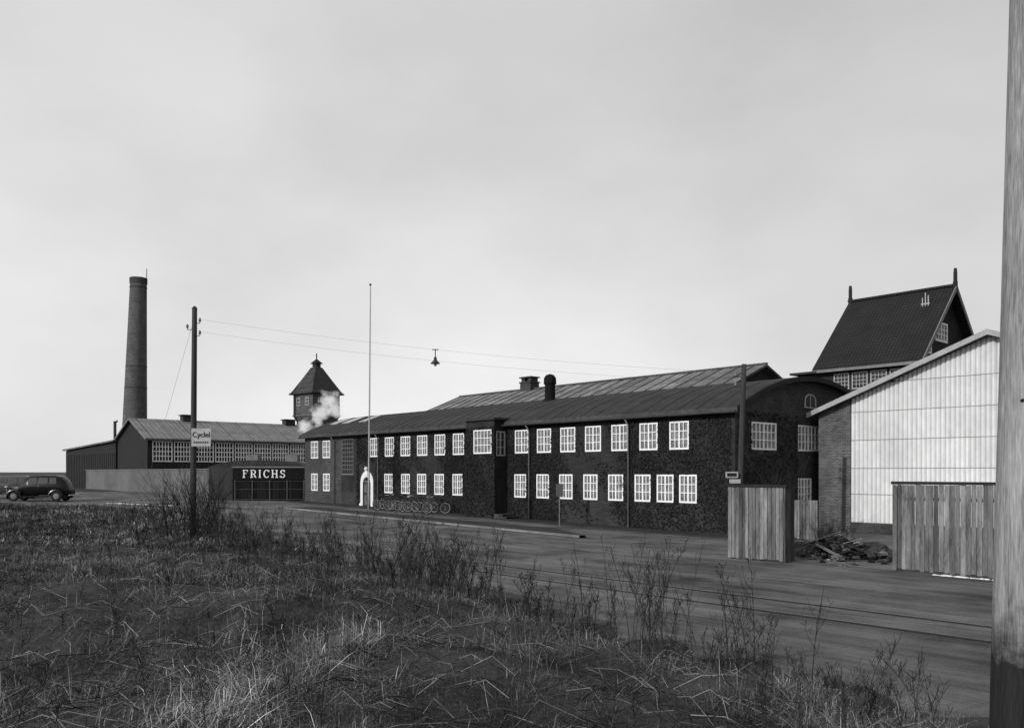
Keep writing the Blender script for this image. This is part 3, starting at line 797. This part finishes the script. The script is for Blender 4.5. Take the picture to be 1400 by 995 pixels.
# ------------------------------------------------------------------ factory hall on the left
FH = root('factory_hall', 'factory hall with pale pitched roof and long band of white windows', 'factory', (-39.0, 90.0, .6), GV)
fl, fd = 34.0, 10.0; fe, fr2 = 5.85, 8.1
mb = MB(); fo = [(.5 + 2.3 * i, .5 + 2.3 * i + 2.15, 3.3, 5.55) for i in range(14)]
wall_open(mb, lambda a, d, z: (a, d, z), 0, fl, -.4, fe, fo)
mb.poly([(0, 0, -.4), (0, fd, -.4), (0, fd, fe), (0, fd / 2, fr2), (0, 0, fe)]); mb.box(0, fl, fd - .05, fd, -.4, fe); mb.poly([(fl, 0, -.4), (fl, fd, -.4), (fl, fd, fe), (fl, fd / 2, fr2), (fl, 0, fe)])
mb.obj('wall', M_tar, FH)
for o in fo: window(FH, (o[0] + o[1]) / 2, .03, 3.3, 2.15, 2.25, 6, 4, split=False, gm=M_dglass, bar=.09, fr=.12)
mb = MB()
mb.add([(-.4, -.5, fe - .05), (fl, -.5, fe - .05), (fl, fd / 2, fr2 + .1), (-.4, fd / 2, fr2 + .1), (-.4, fd + .5, fe - .05), (fl, fd + .5, fe - .05)], [(0, 1, 2, 3), (3, 2, 5, 4)])
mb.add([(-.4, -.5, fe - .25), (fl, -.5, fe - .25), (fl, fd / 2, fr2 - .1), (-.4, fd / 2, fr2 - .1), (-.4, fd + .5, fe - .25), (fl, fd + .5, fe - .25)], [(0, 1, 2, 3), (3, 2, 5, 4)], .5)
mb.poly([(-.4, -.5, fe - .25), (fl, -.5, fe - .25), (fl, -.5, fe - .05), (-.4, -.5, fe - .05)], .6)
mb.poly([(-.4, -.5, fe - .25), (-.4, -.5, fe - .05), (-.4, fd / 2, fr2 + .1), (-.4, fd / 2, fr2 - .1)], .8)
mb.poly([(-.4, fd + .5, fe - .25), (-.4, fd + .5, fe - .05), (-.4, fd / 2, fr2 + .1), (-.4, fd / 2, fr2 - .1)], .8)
for k in range(14):
    xx = .3 + 2.3 * k
    mb.add([(xx, -.5, fe - .04), (xx + .1, -.5, fe - .04), (xx + .1, fd / 2, fr2 + .12), (xx, fd / 2, fr2 + .12)], [(0, 1, 2, 3)], .6)
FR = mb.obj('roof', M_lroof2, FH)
for xx in (5.5, 18.3):
    MB().box(xx, xx + 1.3, fd / 2 - .5, fd / 2 + .5, fr2 - .1, fr2 + .6).box(xx - .15, xx + 1.45, fd / 2 - .65, fd / 2 + .65, fr2 + .603, fr2 + .72, .5).obj('roof_vent', M_trim, FR)
WG = root('factory_wing', 'dark timber lean-to wing with sloping roof', 'shed', (-45.9, 97.4, .6), GR + math.pi)
mb = MB(); Lw = 21.0
mb.add([(0, 0, -.4), (Lw, 0, -.4), (Lw, -9, -.4), (0, -9, -.4), (0, 0, 5.7), (Lw, 0, 5.0), (Lw, -9, 5.4), (0, -9, 6.1)], [(0, 1, 5, 4), (1, 2, 6, 5), (2, 3, 7, 6), (3, 0, 4, 7)])
for i in range(28): mb.box(.3 + i * .75, .38 + i * .75, .003, .06, -.4, 4.4, 2.2)
mb.obj('wall', M_tar, WG)
MB().add([(-.2, .4, 5.72), (Lw + .3, .4, 5.02), (Lw + .3, -9.4, 5.4), (-.2, -9.4, 6.1), (-.2, .4, 5.9), (Lw + .3, .4, 5.2), (Lw + .3, -9.4, 5.6), (-.2, -9.4, 6.3)], [(0, 1, 2, 3), (4, 5, 6, 7), (0, 1, 5, 4), (1, 2, 6, 5), (2, 3, 7, 6), (3, 0, 4, 7)]).obj('roof', M_lroof, WG)

# ------------------------------------------------------------------ factory chimney
CH = root('factory_chimney', 'tall tapering round brick factory chimney with banded top', 'chimney', (-51.8, 115, .5))
mb = MB(); k = 24; pts = []; rad = []
for i in range(k + 1):
    t = i / k; pts.append((.75 * t, 0, 28.7 * t)); rad.append(1.85 - .8 * t ** .85)
mb.path(pts, rad, 28)
mb.obj('shaft', M_brick2, CH, smooth=True)
for zc, r, h in ((28.0, 1.14, .75), (27.4, 1.12, .15), (16.6, 1.38, .12), (13.7, 1.46, .12)):
    xx = .75 * zc / 28.7; MB().path([(xx, 0, zc), (xx, 0, zc + h)], [r, r], 28, .6).obj('band', M_brick2, CH)
MB().tube((1.85, -.2, 26), (1.95, -.2, 30), .05).obj('lightning_rod', M_metal, CH)
MB().path([(-1.9, -.6, 9.2), (-2.2, -.6, 9.2), (-2.2, -.6, 6)], [.2] * 3, 8).obj('flue_pipe', M_metal, CH)

# ------------------------------------------------------------------ water tower
WT = root('water_tower', 'square brick water tower with tiled pyramid roof and lantern', 'water tower', (-30.2, 130, .3), GV + .12)
a_, b_ = 2.15, 2.5
mb = MB(); mb.box(-a_, a_, -a_, a_, 0, 10.6)
mb.add([(-a_, -a_, 10.2), (a_, -a_, 10.2), (a_, a_, 10.2), (-a_, a_, 10.2), (-b_, -b_, 11.0), (b_, -b_, 11.0), (b_, b_, 11.0), (-b_, b_, 11.0)], [(0, 1, 5, 4), (1, 2, 6, 5), (2, 3, 7, 6), (3, 0, 4, 7)])
mb.box(-b_, b_, -b_, b_, 11.0, 14.6); mb.obj('wall', M_brick4, WT)
MB().box(-b_ - .1, b_ + .1, -b_ - .1, b_ + .1, 11.0, 11.2, 1.5).obj('cornice', M_brick4, WT)
mb = MB(); c_ = 3.0
lv = [(c_, 14.5), (c_ * .9, 14.8), (1.7, 16.6), (.62, 18.6)]
for (r0, z0), (r1, z1) in zip(lv[:-1], lv[1:]):
    q0 = [(-r0, -r0, z0), (r0, -r0, z0), (r0, r0, z0), (-r0, r0, z0)]; q1 = [(-r1, -r1, z1), (r1, -r1, z1), (r1, r1, z1), (-r1, r1, z1)]
    for i in range(4): mb.poly([q0[i], q0[(i + 1) % 4], q1[(i + 1) % 4], q1[i]])
mb.box(-c_, c_, -c_, c_, 14.35, 14.49, .6)
WR = mb.obj('roof', M_tile2, WT)
MB().box(-.45, .45, -.45, .45, 18.5, 19.2).add([(-.72, -.72, 19.2), (.72, -.72, 19.2), (.72, .72, 19.2), (-.72, .72, 19.2), (0, 0, 20.0)], [(0, 1, 4), (1, 2, 4), (2, 3, 4), (3, 0, 4)], .5).tube((0, 0, 19.9), (0, 0, 20.8), .09).obj('lantern', M_trim, WR)
for (x_, y_, r_) in ((-1.1, -b_, 0), (1.1, -b_, 0), (-b_, -1.1, -math.pi / 2), (-b_, 1.1, -math.pi / 2)):
    window(WT, x_ if r_ == 0 else x_ - .06, y_ - .06 if r_ == 0 else y_, 12.6, .9, 1.2, 2, 2, rz=r_, split=False, gm=M_dglass, fm=M_lgrey, bar=.08, fr=.1)

# ------------------------------------------------------------------ steam
mb = MB()
mb.blob((0, 0, 0), 1.0, n=20, jit=0)
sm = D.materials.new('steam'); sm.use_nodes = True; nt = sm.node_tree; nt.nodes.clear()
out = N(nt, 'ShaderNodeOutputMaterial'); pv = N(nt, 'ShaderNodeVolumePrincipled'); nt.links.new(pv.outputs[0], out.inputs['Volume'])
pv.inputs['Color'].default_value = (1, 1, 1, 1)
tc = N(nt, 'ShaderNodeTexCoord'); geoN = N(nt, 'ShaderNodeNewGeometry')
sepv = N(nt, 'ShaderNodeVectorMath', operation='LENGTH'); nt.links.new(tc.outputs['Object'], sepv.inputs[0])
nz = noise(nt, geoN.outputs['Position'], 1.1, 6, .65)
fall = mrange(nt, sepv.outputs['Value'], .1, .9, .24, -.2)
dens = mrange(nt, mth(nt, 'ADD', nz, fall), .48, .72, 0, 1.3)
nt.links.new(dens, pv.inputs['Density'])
# added glow stands in for multiple scattering inside sunlit steam, which single-bounce volumes lose
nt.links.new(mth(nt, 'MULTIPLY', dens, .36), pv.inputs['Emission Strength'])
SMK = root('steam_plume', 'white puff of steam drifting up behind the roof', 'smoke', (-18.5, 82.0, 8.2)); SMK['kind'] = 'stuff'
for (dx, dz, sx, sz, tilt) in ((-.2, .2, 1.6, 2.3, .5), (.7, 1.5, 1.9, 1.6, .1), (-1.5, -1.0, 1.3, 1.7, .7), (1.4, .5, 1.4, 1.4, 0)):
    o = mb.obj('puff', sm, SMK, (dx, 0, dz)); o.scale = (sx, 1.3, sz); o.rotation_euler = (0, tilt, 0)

# ------------------------------------------------------------------ cars
def build_car(label, paint, loc, rz, group):
    C = root('parked_car', label, 'car', loc, rz, group)
    st = [(-2.16, .5, .95, 1.08, .2, .15), (-2.08, .42, 1.0, 1.17, .27, .19), (-1.4, .42, 1.02, 1.2, .36, .24), (-.86, .42, 1.06, 1.24, .58, .36), (-.8, .42, 1.1, 1.32, .66, .56),
          (-.62, .42, 1.12, 1.70, .7, .56), (-.45, .42, 1.12, 1.77, .73, .58), (.4, .42, 1.12, 1.80, .75, .6), (1.2, .42, 1.12, 1.78, .74, .58), (1.62, .42, 1.1, 1.68, .71, .54),
          (1.86, .42, 1.0, 1.42, .66, .48), (2.02, .42, .85, 1.1, .6, .42), (2.14, .42, .7, .85, .5, .36)]
    vs = []; fs = []
    for (x, zb, zm, zt, wb, wt) in st:
        vs += [(x, -wb, zb), (x, -wb, zm), (x, -wt, zt - .06), (x, -wt * .75, zt), (x, wt * .75, zt), (x, wt, zt - .06), (x, wb, zm), (x, wb, zb)]
    for i in range(len(st) - 1):
        for k in range(8):
            fs.append((i * 8 + k, i * 8 + (k + 1) % 8, (i + 1) * 8 + (k + 1) % 8, (i + 1) * 8 + k))
    fs.append(list(range(8))); fs.append([(len(st) - 1) * 8 + k for k in range(8)])
    MB().add(vs, fs).obj('body', paint, C, smooth=True)
    def sidew(x0, x1, x2, x3):
        for sg in (-1, 1):
            MB().poly([(x0, sg * .752, 1.2), (x1, sg * .752, 1.2), (x2, sg * .64, 1.62), (x3, sg * .64, 1.62)]).obj('window', M_dglass2, C)
    sidew(-.5, .12, .1, -.42); sidew(.2, .85, .83, .2); sidew(.95, 1.45, 1.36, .94)
    MB().poly([(-.84, -.5, 1.3), (-.84, .5, 1.3), (-.64, .46, 1.64), (-.64, -.46, 1.64)]).obj('windscreen', M_dglass2, C)
    for sg in (-1, 1):
        for wx_ in (-1.45, 1.4):
            w = MB().torus((wx_, sg * .68, .36), .28, .085, n=24, k=8).obj('wheel', M_rubber, C, smooth=True)
            MB().path([(wx_, sg * .62, .36), (wx_, sg * .74, .36), (wx_, sg * .76, .36)], [.2, .2, .08], 16).obj('rim', M_dim if paint is M_carb else M_carg, w)
            mb = MB(); n = 14
            for i in range(n):
                t0 = math.pi * (-.08 + 1.22 * i / n) if wx_ < 0 else math.pi * (-.12 + 1.12 * i / n); t1 = math.pi * (-.08 + 1.22 * (i + 1) / n) if wx_ < 0 else math.pi * (-.12 + 1.12 * (i + 1) / n)
                pr = []
                for t in (t0, t1):
                    for (yy, rr) in ((.45, .46), (.62, .5), (.8, .46), (.83, .38)):
                        ex = .52 if (math.cos(t) > 0) == (wx_ < 0) else .46
                        pr.append((wx_ + math.cos(t) * rr * (ex / .46), sg * yy, .36 + math.sin(t) * rr))
                for j in range(3): mb.poly([pr[j], pr[j + 1], pr[4 + j + 1], pr[4 + j]])
            mb.obj('fender', paint, C, smooth=True)
        MB().box(-.95, .85, sg * .73 - .1, sg * .73 + .1, .3, .35).obj('running_board', M_rubber, C)
        MB().path([(-1.95, sg * .44, .96), (-2.1, sg * .44, .96), (-2.12, sg * .44, .96)], [.06, .12, .11], 12).obj('headlight', M_chrome, C, smooth=True)
        MB().tube((.3, sg * .77, 1.05), (.2, sg * .77, 1.05), .015).obj('handle', M_chrome, C)
    MB().path([(-2.32, -.72, .42), (-2.37, 0, .42), (-2.32, .72, .42)], [.04] * 3, 8).obj('bumper', M_chrome, C)
    MB().path([(2.28, -.72, .42), (2.34, 0, .42), (2.28, .72, .42)], [.04] * 3, 8).obj('bumper', M_chrome, C)
    MB().box(-2.2, -2.165, -.17, .17, .5, 1.05).obj('grille', M_chrome, C)
    return C
c1 = build_car('black boxy vintage saloon car parked on the road', M_carb, (-35.1, 62.6, Zg(-35.1, 62.6)), .05, 'parked vintage cars'); c1.scale = (1.07,) * 3
build_car('grey vintage saloon car standing behind the black one', M_carg, (-39.7, 66.5, Zg(-39.7, 66.5)), .12, 'parked vintage cars')

# ------------------------------------------------------------------ bicycles
BK = root('bicycle', 'dark upright bicycle parked at the brick wall', 'bicycle', (0, 0, 0), 0, 'bicycles along the brick wall')
for wx_ in (-.54, .54):
    w = MB().torus((wx_, 0, .34), .32, .02, n=24, k=5).obj('wheel', M_rubber, BK)
    mb = MB()
    for i in range(10):
        a = i * math.pi / 5; mb.tube((wx_, 0, .34), (wx_ + .31 * math.cos(a), 0, .34 + .31 * math.sin(a)), .004, n=3)
    mb.torus((wx_, 0, .34), .295, .016, n=24, k=4)
    mb.obj('spokes', M_lgrey, w)
fb = MB()
for a, b in (((-.54, 0, .34), (-.05, 0, .3)), ((-.05, 0, .3), (-.18, 0, .82)), ((-.18, 0, .78), (-.54, 0, .34)), ((-.05, 0, .3), (.38, 0, .78)), ((-.16, 0, .72), (.36, 0, .84)), ((.35, 0, .95), (.54, 0, .34))):
    fb.tube(a, b, .02, n=6)
fb.obj('bicycle_frame', M_metal, BK)
MB().path([(.2, -.28, .95), (.33, -.2, 1.0), (.36, 0, 1.0), (.33, .2, 1.0), (.2, .28, .95)], [.018] * 5, 6).obj('handlebar', M_chrome, BK)
MB().path([(-.32, 0, .9), (-.2, 0, .9), (-.04, 0, .88)], [.09, .08, .03], 8).obj('saddle', M_rubber, BK)
MB().tube((-.05, -.1, .2), (-.05, .1, .4), .015).obj('pedals', M_metal, BK)
bikes = [(21.2, .3), (21.9, .9), (22.3, .2), (23.5, .6), (24.1, 1.1), (25.0, .5), (25.4, .25), (19.9, .8)]
for i, (s, a) in enumerate(bikes):
    x_, y_ = world(-s, -1.0 - .3 * (i % 3)); loc = (x_, y_, float(zroad(x_, y_)) + .05)
    if i == 0: BK.location = loc; BK.rotation_euler = (.08, 0, GR + a)
    else: dup(BK, loc, GR + a + (math.pi if i % 3 == 1 else 0))

# ------------------------------------------------------------------ grass
def blades(name, P, h, w, material, lean=.6, label='', shade=(.5, 1.5), flat=.3, pale=.08):
    n = len(P); z = zground(P[:, 0], P[:, 1]) - .02
    x, y = P[:, 0], P[:, 1]
    cl = np.sin(x * 2.3 + 2.1 * np.sin(y * 1.3)) * np.sin(y * 2.1 + 1.7 * np.sin(x * 1.1))
    c2 = np.sin(x * .8 + 1.3 * np.sin(y * .5)) * np.sin(y * .6 + x * .25 + 1)
    h = h * (1 + .5 * cl)
    la = rng.uniform(0, 2 * np.pi, n) * .75 + 3 * np.sin(x * 1.9 + y * 1.1) + 2 * np.sin(y * 2.3 - x)
    ang = rng.uniform(0, 2 * np.pi, n); le = np.abs(rng.normal(0, lean, n)) * h
    dx, dy = np.cos(ang) * w / 2, np.sin(ang) * w / 2
    lx, ly = np.cos(la) * le, np.sin(la) * le
    b = np.stack([P[:, 0], P[:, 1], z], 1)
    V = np.zeros((n, 5, 3))
    V[:, 0] = b + np.stack([-dx, -dy, 0 * dx], 1); V[:, 1] = b + np.stack([dx, dy, 0 * dx], 1)
    top = h * np.clip(1 - flat * le / h, .08, 1)
    kx = rng.normal(0, .25, n) * le; ky = rng.normal(0, .25, n) * le
    mid = b + np.stack([lx * .45 + kx, ly * .45 + ky, np.maximum(top * .75, h * .35)], 1)
    V[:, 2] = mid + np.stack([-dx * .8, -dy * .8, 0 * dx], 1); V[:, 3] = mid + np.stack([dx * .8, dy * .8, 0 * dx], 1)
    V[:, 4] = b + np.stack([lx, ly, top], 1)
    base = np.arange(n) * 5
    F = np.stack([base, base + 1, base + 3, base, base + 3, base + 2, base + 2, base + 3, base + 4], 1).reshape(-1)
    me = D.meshes.new(name); me.vertices.add(n * 5); me.vertices.foreach_set('co', V.ravel())
    nf = n * 3; me.loops.add(nf * 3); me.loops.foreach_set('vertex_index', F.astype(np.int32))
    me.polygons.add(nf); me.polygons.foreach_set('loop_start', (np.arange(nf) * 3).astype(np.int32))
    me.update(calc_edges=True); me.validate()
    sh = rng.uniform(shade[0], shade[1], n) * np.where(rng.uniform(0, 1, n) < pale, 2.4, 1.0) * (1 + .3 * cl + .35 * c2)
    at = me.attributes.new('shade', 'FLOAT', 'FACE'); at.data.foreach_set('value', np.repeat(sh, 3))
    me.materials.append(material)
    o = D.objects.new(name, me); COL.objects.link(o); tag(o, label, 'grass', kind='stuff'); return o
def scatter(n, y0, y1, minxr=-.66, maxxr=.66, k0=.5, k1=.45):
    out = []
    tot = 0
    while tot < n:
        t = rng.uniform(0, 1, n * 2); y = y0 * (y1 / y0) ** t
        x = y * rng.uniform(minxr, maxxr, n * 2)
        d = np.sin(x * 2.1 + 2 * np.sin(y * 1.1)) * np.sin(y * 1.7 + 1.5 * np.sin(x * .9)) + .6 * np.sin(x * 5.3 + y * 4.1) * np.sin(y * 6.1 - x * 2.7)
        m = (gdist(x, y) > rng.uniform(0, .6, n * 2)) & (rng.uniform(0, 1, n * 2) < k0 + k1 * d)
        q = np.stack([x[m], y[m]], 1); out.append(q); tot += len(q)
    return np.concatenate(out)[:n]
p = scatter(210000, 3.4, 14, k0=.6, k1=.4); k = len(p)
blades('grass', p, rng.uniform(.03, .10, k), rng.uniform(.0025, .006, k), M_grass, 2.6, 'matted dry winter grass nearest the bank top', (.2, 1.3), .36, .07)
p = scatter(140000, 12, 30, k0=.6, k1=.4); k = len(p)
blades('grass', p, rng.uniform(.05, .15, k), rng.uniform(.006, .013, k), M_grass, 1.9, 'matted dry grass sloping to the road', (.2, 1.3), .36, .07)
p = scatter(60000, 27, 60, k0=.7, k1=.3); k = len(p)
blades('grass', p, rng.uniform(.08, .22, k), rng.uniform(.02, .045, k), M_grass, 1.2, 'dry grass field reaching the far road', (.25, 1.5))
p = scatter(12000, 3.6, 30, k0=.1, k1=.7); k = len(p)
blades('grass', p, rng.uniform(.12, .30, k), rng.uniform(.003, .006, k), M_grass, 1.3, 'taller bleached grass stalks', (.4, 2.2), .3, .15)

def stalk(mb, x, y, z, h, r=.006, br=6):
    lx, ly = random.gauss(0, .18) * h, random.gauss(0, .18) * h
    pts = [Vector((x + lx * t * t, y + ly * t * t, z + h * t)) for t in (0, .25, .5, .75, 1)]
    sh = random.uniform(.5, 1.8)
    mb.path(pts, [r, r * .9, r * .75, r * .6, r * .4], 3, sh, cap=False)
    for i in range(br):
        t = random.uniform(.3, .97); p = Vector((x + lx * t * t, y + ly * t * t, z + h * t))
        a = random.uniform(0, 6.28); L = h * random.uniform(.12, .4) * (1.25 - t)
        e = p + Vector((math.cos(a) * L * .5, math.sin(a) * L * .5, L))
        mid = p.lerp(e, .5) + Vector((math.cos(a) * L * .1, math.sin(a) * L * .1, -L * .08))
        mb.path([p, mid, e], [r * .55, r * .4, r * .3], 3, sh, cap=False)
        for j in range(3):
            q = p.lerp(e, random.uniform(.3, 1)); f = q + Vector((random.gauss(0, .03), random.gauss(0, .03), random.uniform(.02, .08)))
            mb.path([q, f], [r * .35, r * .55], 3, sh, cap=False)
wd = MB()
def weedclump(cx, cy, n, spread, h0, h1, r=.007):
    for i in range(n):
        x, y = random.gauss(cx, spread), random.gauss(cy, spread)
        if gdist(x, y) < -.1: continue
        if abs(x) > .66 * y: continue
        stalk(wd, x, y, Zg(x, y) - .02, random.uniform(h0, h1) * (1 if random.random() < .6 else .6), r, random.randint(6, 14))
weedclump(-1.6, 14.6, 70, .6, .7, 1.6)
weedclump(-2.9, 16.6, 60, .9, .6, 1.5)
weedclump(-.5, 13.2, 28, .5, .5, 1.3)
weedclump(.9, 11.8, 18, .5, .7, 1.5); weedclump(1.75, 10.6, 18, .3, 1.0, 1.9, .006); weedclump(2.4, 9.6, 16, .5, .5, 1.6, .006)
weedclump(3.2, 8.6, 16, .5, .4, 1.0, .005); weedclump(2.6, 5.8, 20, .5, .3, .7, .004)
weedclump(-4.6, 20, 40, 1.2, .5, 1.2, .008); weedclump(-6.6, 25, 50, 1.6, .5, 1.2, .01); weedclump(-9.8, 31, 60, 1.7, .5, 1.4, .011)
for i in range(520):
    y = 4.5 + 20 * random.random() ** 1.1; x = random.uniform(-.62, .5) * y
    if math.sin(x * .8 + 1) * math.sin(y * .7) < random.uniform(-.7, .4): continue
    if gdist(x, y) > .3: stalk(wd, x, y, Zg(x, y) - .02, random.uniform(.12, .55), .003 + .00025 * y, random.randint(3, 8))
for i in range(330):
    y = 24 + 30 * random.random(); x = random.uniform(-.62, -.2) * y
    if gdist(x, y) > .3: stalk(wd, x, y, Zg(x, y) - .02, random.uniform(.2, .8), .013, 4)
for i in range(2200):
    y = 4.2 * (24 / 4.2) ** random.random(); x = random.uniform(-.62, .5) * y
    if gdist(x, y) < .4: continue
    a = random.uniform(0, 6.28); L = random.uniform(.15, .5) * (1 + y * .03); z = Zg(x, y)
    x2, y2 = x + math.cos(a) * L, y + math.sin(a) * L
    wd.path([(x, y, z + .02), ((x + x2) / 2 + random.gauss(0, .05), (y + y2) / 2 + random.gauss(0, .05), z + random.uniform(.05, .15)), (x2, y2, Zg(x2, y2) + .04)], [.002 + .0002 * y] * 3, 3, random.choice([.5, 1, 1, 3, 5, 7]), cap=False)
tag(wd.obj('weeds', M_weed), 'dead branching weed stalks standing in the grass', 'weeds', kind='stuff')

def branch(mb, p, d, L, r, depth):
    pts = [p]; q = p.copy(); dd = d.copy(); n = 4
    for i in range(n):
        dd = (dd + Vector((random.gauss(0, .13), random.gauss(0, .13), random.gauss(.03, .08)))).normalized()
        q = q + dd * L / n; pts.append(q.copy())
    mb.path(pts, [max(.004, r * (1 - .16 * i)) for i in range(n + 1)], 4 if depth > 1 else 3, random.uniform(.6, 1.5), cap=False)
    if depth == 0: return
    for i in range(random.randint(3, 5)):
        k = random.randint(1, n); dd2 = (dd + Vector((random.gauss(0, .45), random.gauss(0, .45), random.gauss(.1, .25)))).normalized()
        branch(mb, pts[k], dd2, L * random.uniform(.45, .75), r * .5, depth - 1)
def shrub(label, x, y, n, h, sp, r=.022, depth=2, name='shrub', m=None):
    z = Zg(x, y); R = root(name, label, 'shrub', (x, y, z)); mb = MB()
    for i in range(n):
        a = random.uniform(0, 6.28); o = Vector((math.cos(a), math.sin(a), 0)) * random.uniform(0, sp)
        branch(mb, o + Vector((0, 0, -.05)), Vector((o.x * .5 + random.gauss(0, .2), o.y * .5 + random.gauss(0, .2), 1)).normalized(), h * random.uniform(.5, .8), r, depth)
    mb.obj('branches', m or M_twig, R)
shrub('bare leafless shrub growing around the telephone pole', -12.8, 33.5, 26, 2.7, 1.0, .018)
shrub('bare leafless shrub growing around the telephone pole', -11.7, 33.2, 18, 2.2, .9, .018)
shrub('bare leafless shrub at the field edge', -13.9, 34.2, 10, 1.9, .7, .018)
shrub('small bare shrub beside the road', -10.2, 31.0, 12, 1.3, .6, .014)
shrub('bare climbing shrub against the brick end wall', 11.0, 36.9, 10, 4.2, .6, .022, 2)
shrub('dark scrubby bush by the shed plinth', 11.7, 31.5, 24, .9, 1.0, .016)
o = MB().blob((0, 0, .15), .2, n=10, jit=.08).obj('boulder', M_tar, None, (-8.9, 30.6, Zg(-8.9, 30.6)), smooth=True)
tag(o, 'round dark boulder at the edge of the grass', 'boulder')
o = MB().path([(0, 0, -.2), (.35, 0, 1.2)], [.035, .03], 6).obj('stake', M_wood, None, (-9.6, 31.4, Zg(-9.6, 31.4)))
tag(o, 'leaning wooden stake in the grass verge', 'stake')
mb = MB()
for i in range(26): mb.blob((-29 + i * .25 + random.uniform(-.1, .1), 60.5 - i * .12, float(zroad(-29 + i * .25, 60.5 - i * .12)) - .02), random.uniform(.08, .26), n=8, jit=.3, flat=.22)
tag(mb.obj('snow', M_snow, smooth=True), 'streak of leftover snow on the far road edge', 'snow', kind='stuff')

# ------------------------------------------------------------------ world, sun, camera
az_sun = (-.75, -.66); el = math.radians(24)
W = D.worlds.new('World'); SC.world = W; W.use_nodes = True; nt = W.node_tree
bg = nt.nodes['Background']
sky = N(nt, 'ShaderNodeTexSky'); sky.sky_type = 'NISHITA'; sky.sun_disc = False
sky.sun_elevation = el; sky.sun_rotation = math.atan2(az_sun[0], az_sun[1]) % (2 * math.pi)
sky.dust_density = 3.0; sky.air_density = 1.0
bwn = N(nt, 'ShaderNodeRGBToBW'); nt.links.new(sky.outputs[0], bwn.inputs[0])
tc = N(nt, 'ShaderNodeTexCoord')
mp = N(nt, 'ShaderNodeMapping'); mp.inputs['Scale'].default_value = (1, 1, 1.8); nt.links.new(tc.outputs['Generated'], mp.inputs[0])
cl = noise(nt, mp.outputs[0], 2.3, 6, .5)
spz = N(nt, 'ShaderNodeSeparateXYZ'); nt.links.new(tc.outputs['Generated'], spz.inputs[0])
grad = mrange(nt, spz.outputs[2], 0.0, .5, 5.7, 4.5)
side = mrange(nt, spz.outputs[0], -.05, .55, 1.0, .76)
cloud = mth(nt, 'MULTIPLY', mth(nt, 'MULTIPLY', grad, side), mrange(nt, cl, .38, .64, 1.08, .88))
mix = mth(nt, 'ADD', mth(nt, 'MULTIPLY', bwn.outputs[0], .3), cloud)
nt.links.new(mix, bg.inputs['Color']); bg.inputs['Strength'].default_value = .13

sl = D.lights.new('sun', 'SUN'); sl.energy = 3.0; sl.angle = math.radians(.6); sl.color = (1, .998, .995)
so = D.objects.new('sun', sl); COL.objects.link(so)
dv = Vector((az_sun[0], az_sun[1], 0)).normalized() * math.cos(el) + Vector((0, 0, math.sin(el)))
so.rotation_euler = dv.to_track_quat('Z', 'Y').to_euler()

cam = D.cameras.new('camera'); co = D.objects.new('camera', cam); COL.objects.link(co)
co.location = (0, 0, 2.8); co.rotation_euler = (math.pi / 2, 0, 0)
cam.sensor_width = 36; cam.lens = 36 * 1150 / 1400; cam.shift_y = (645 - 497.5) / 1400
cam.clip_end = 12000; cam.clip_start = .1
SC.camera = co
SC.view_settings.view_transform = 'Standard'; SC.view_settings.look = 'None'; SC.view_settings.exposure = 0
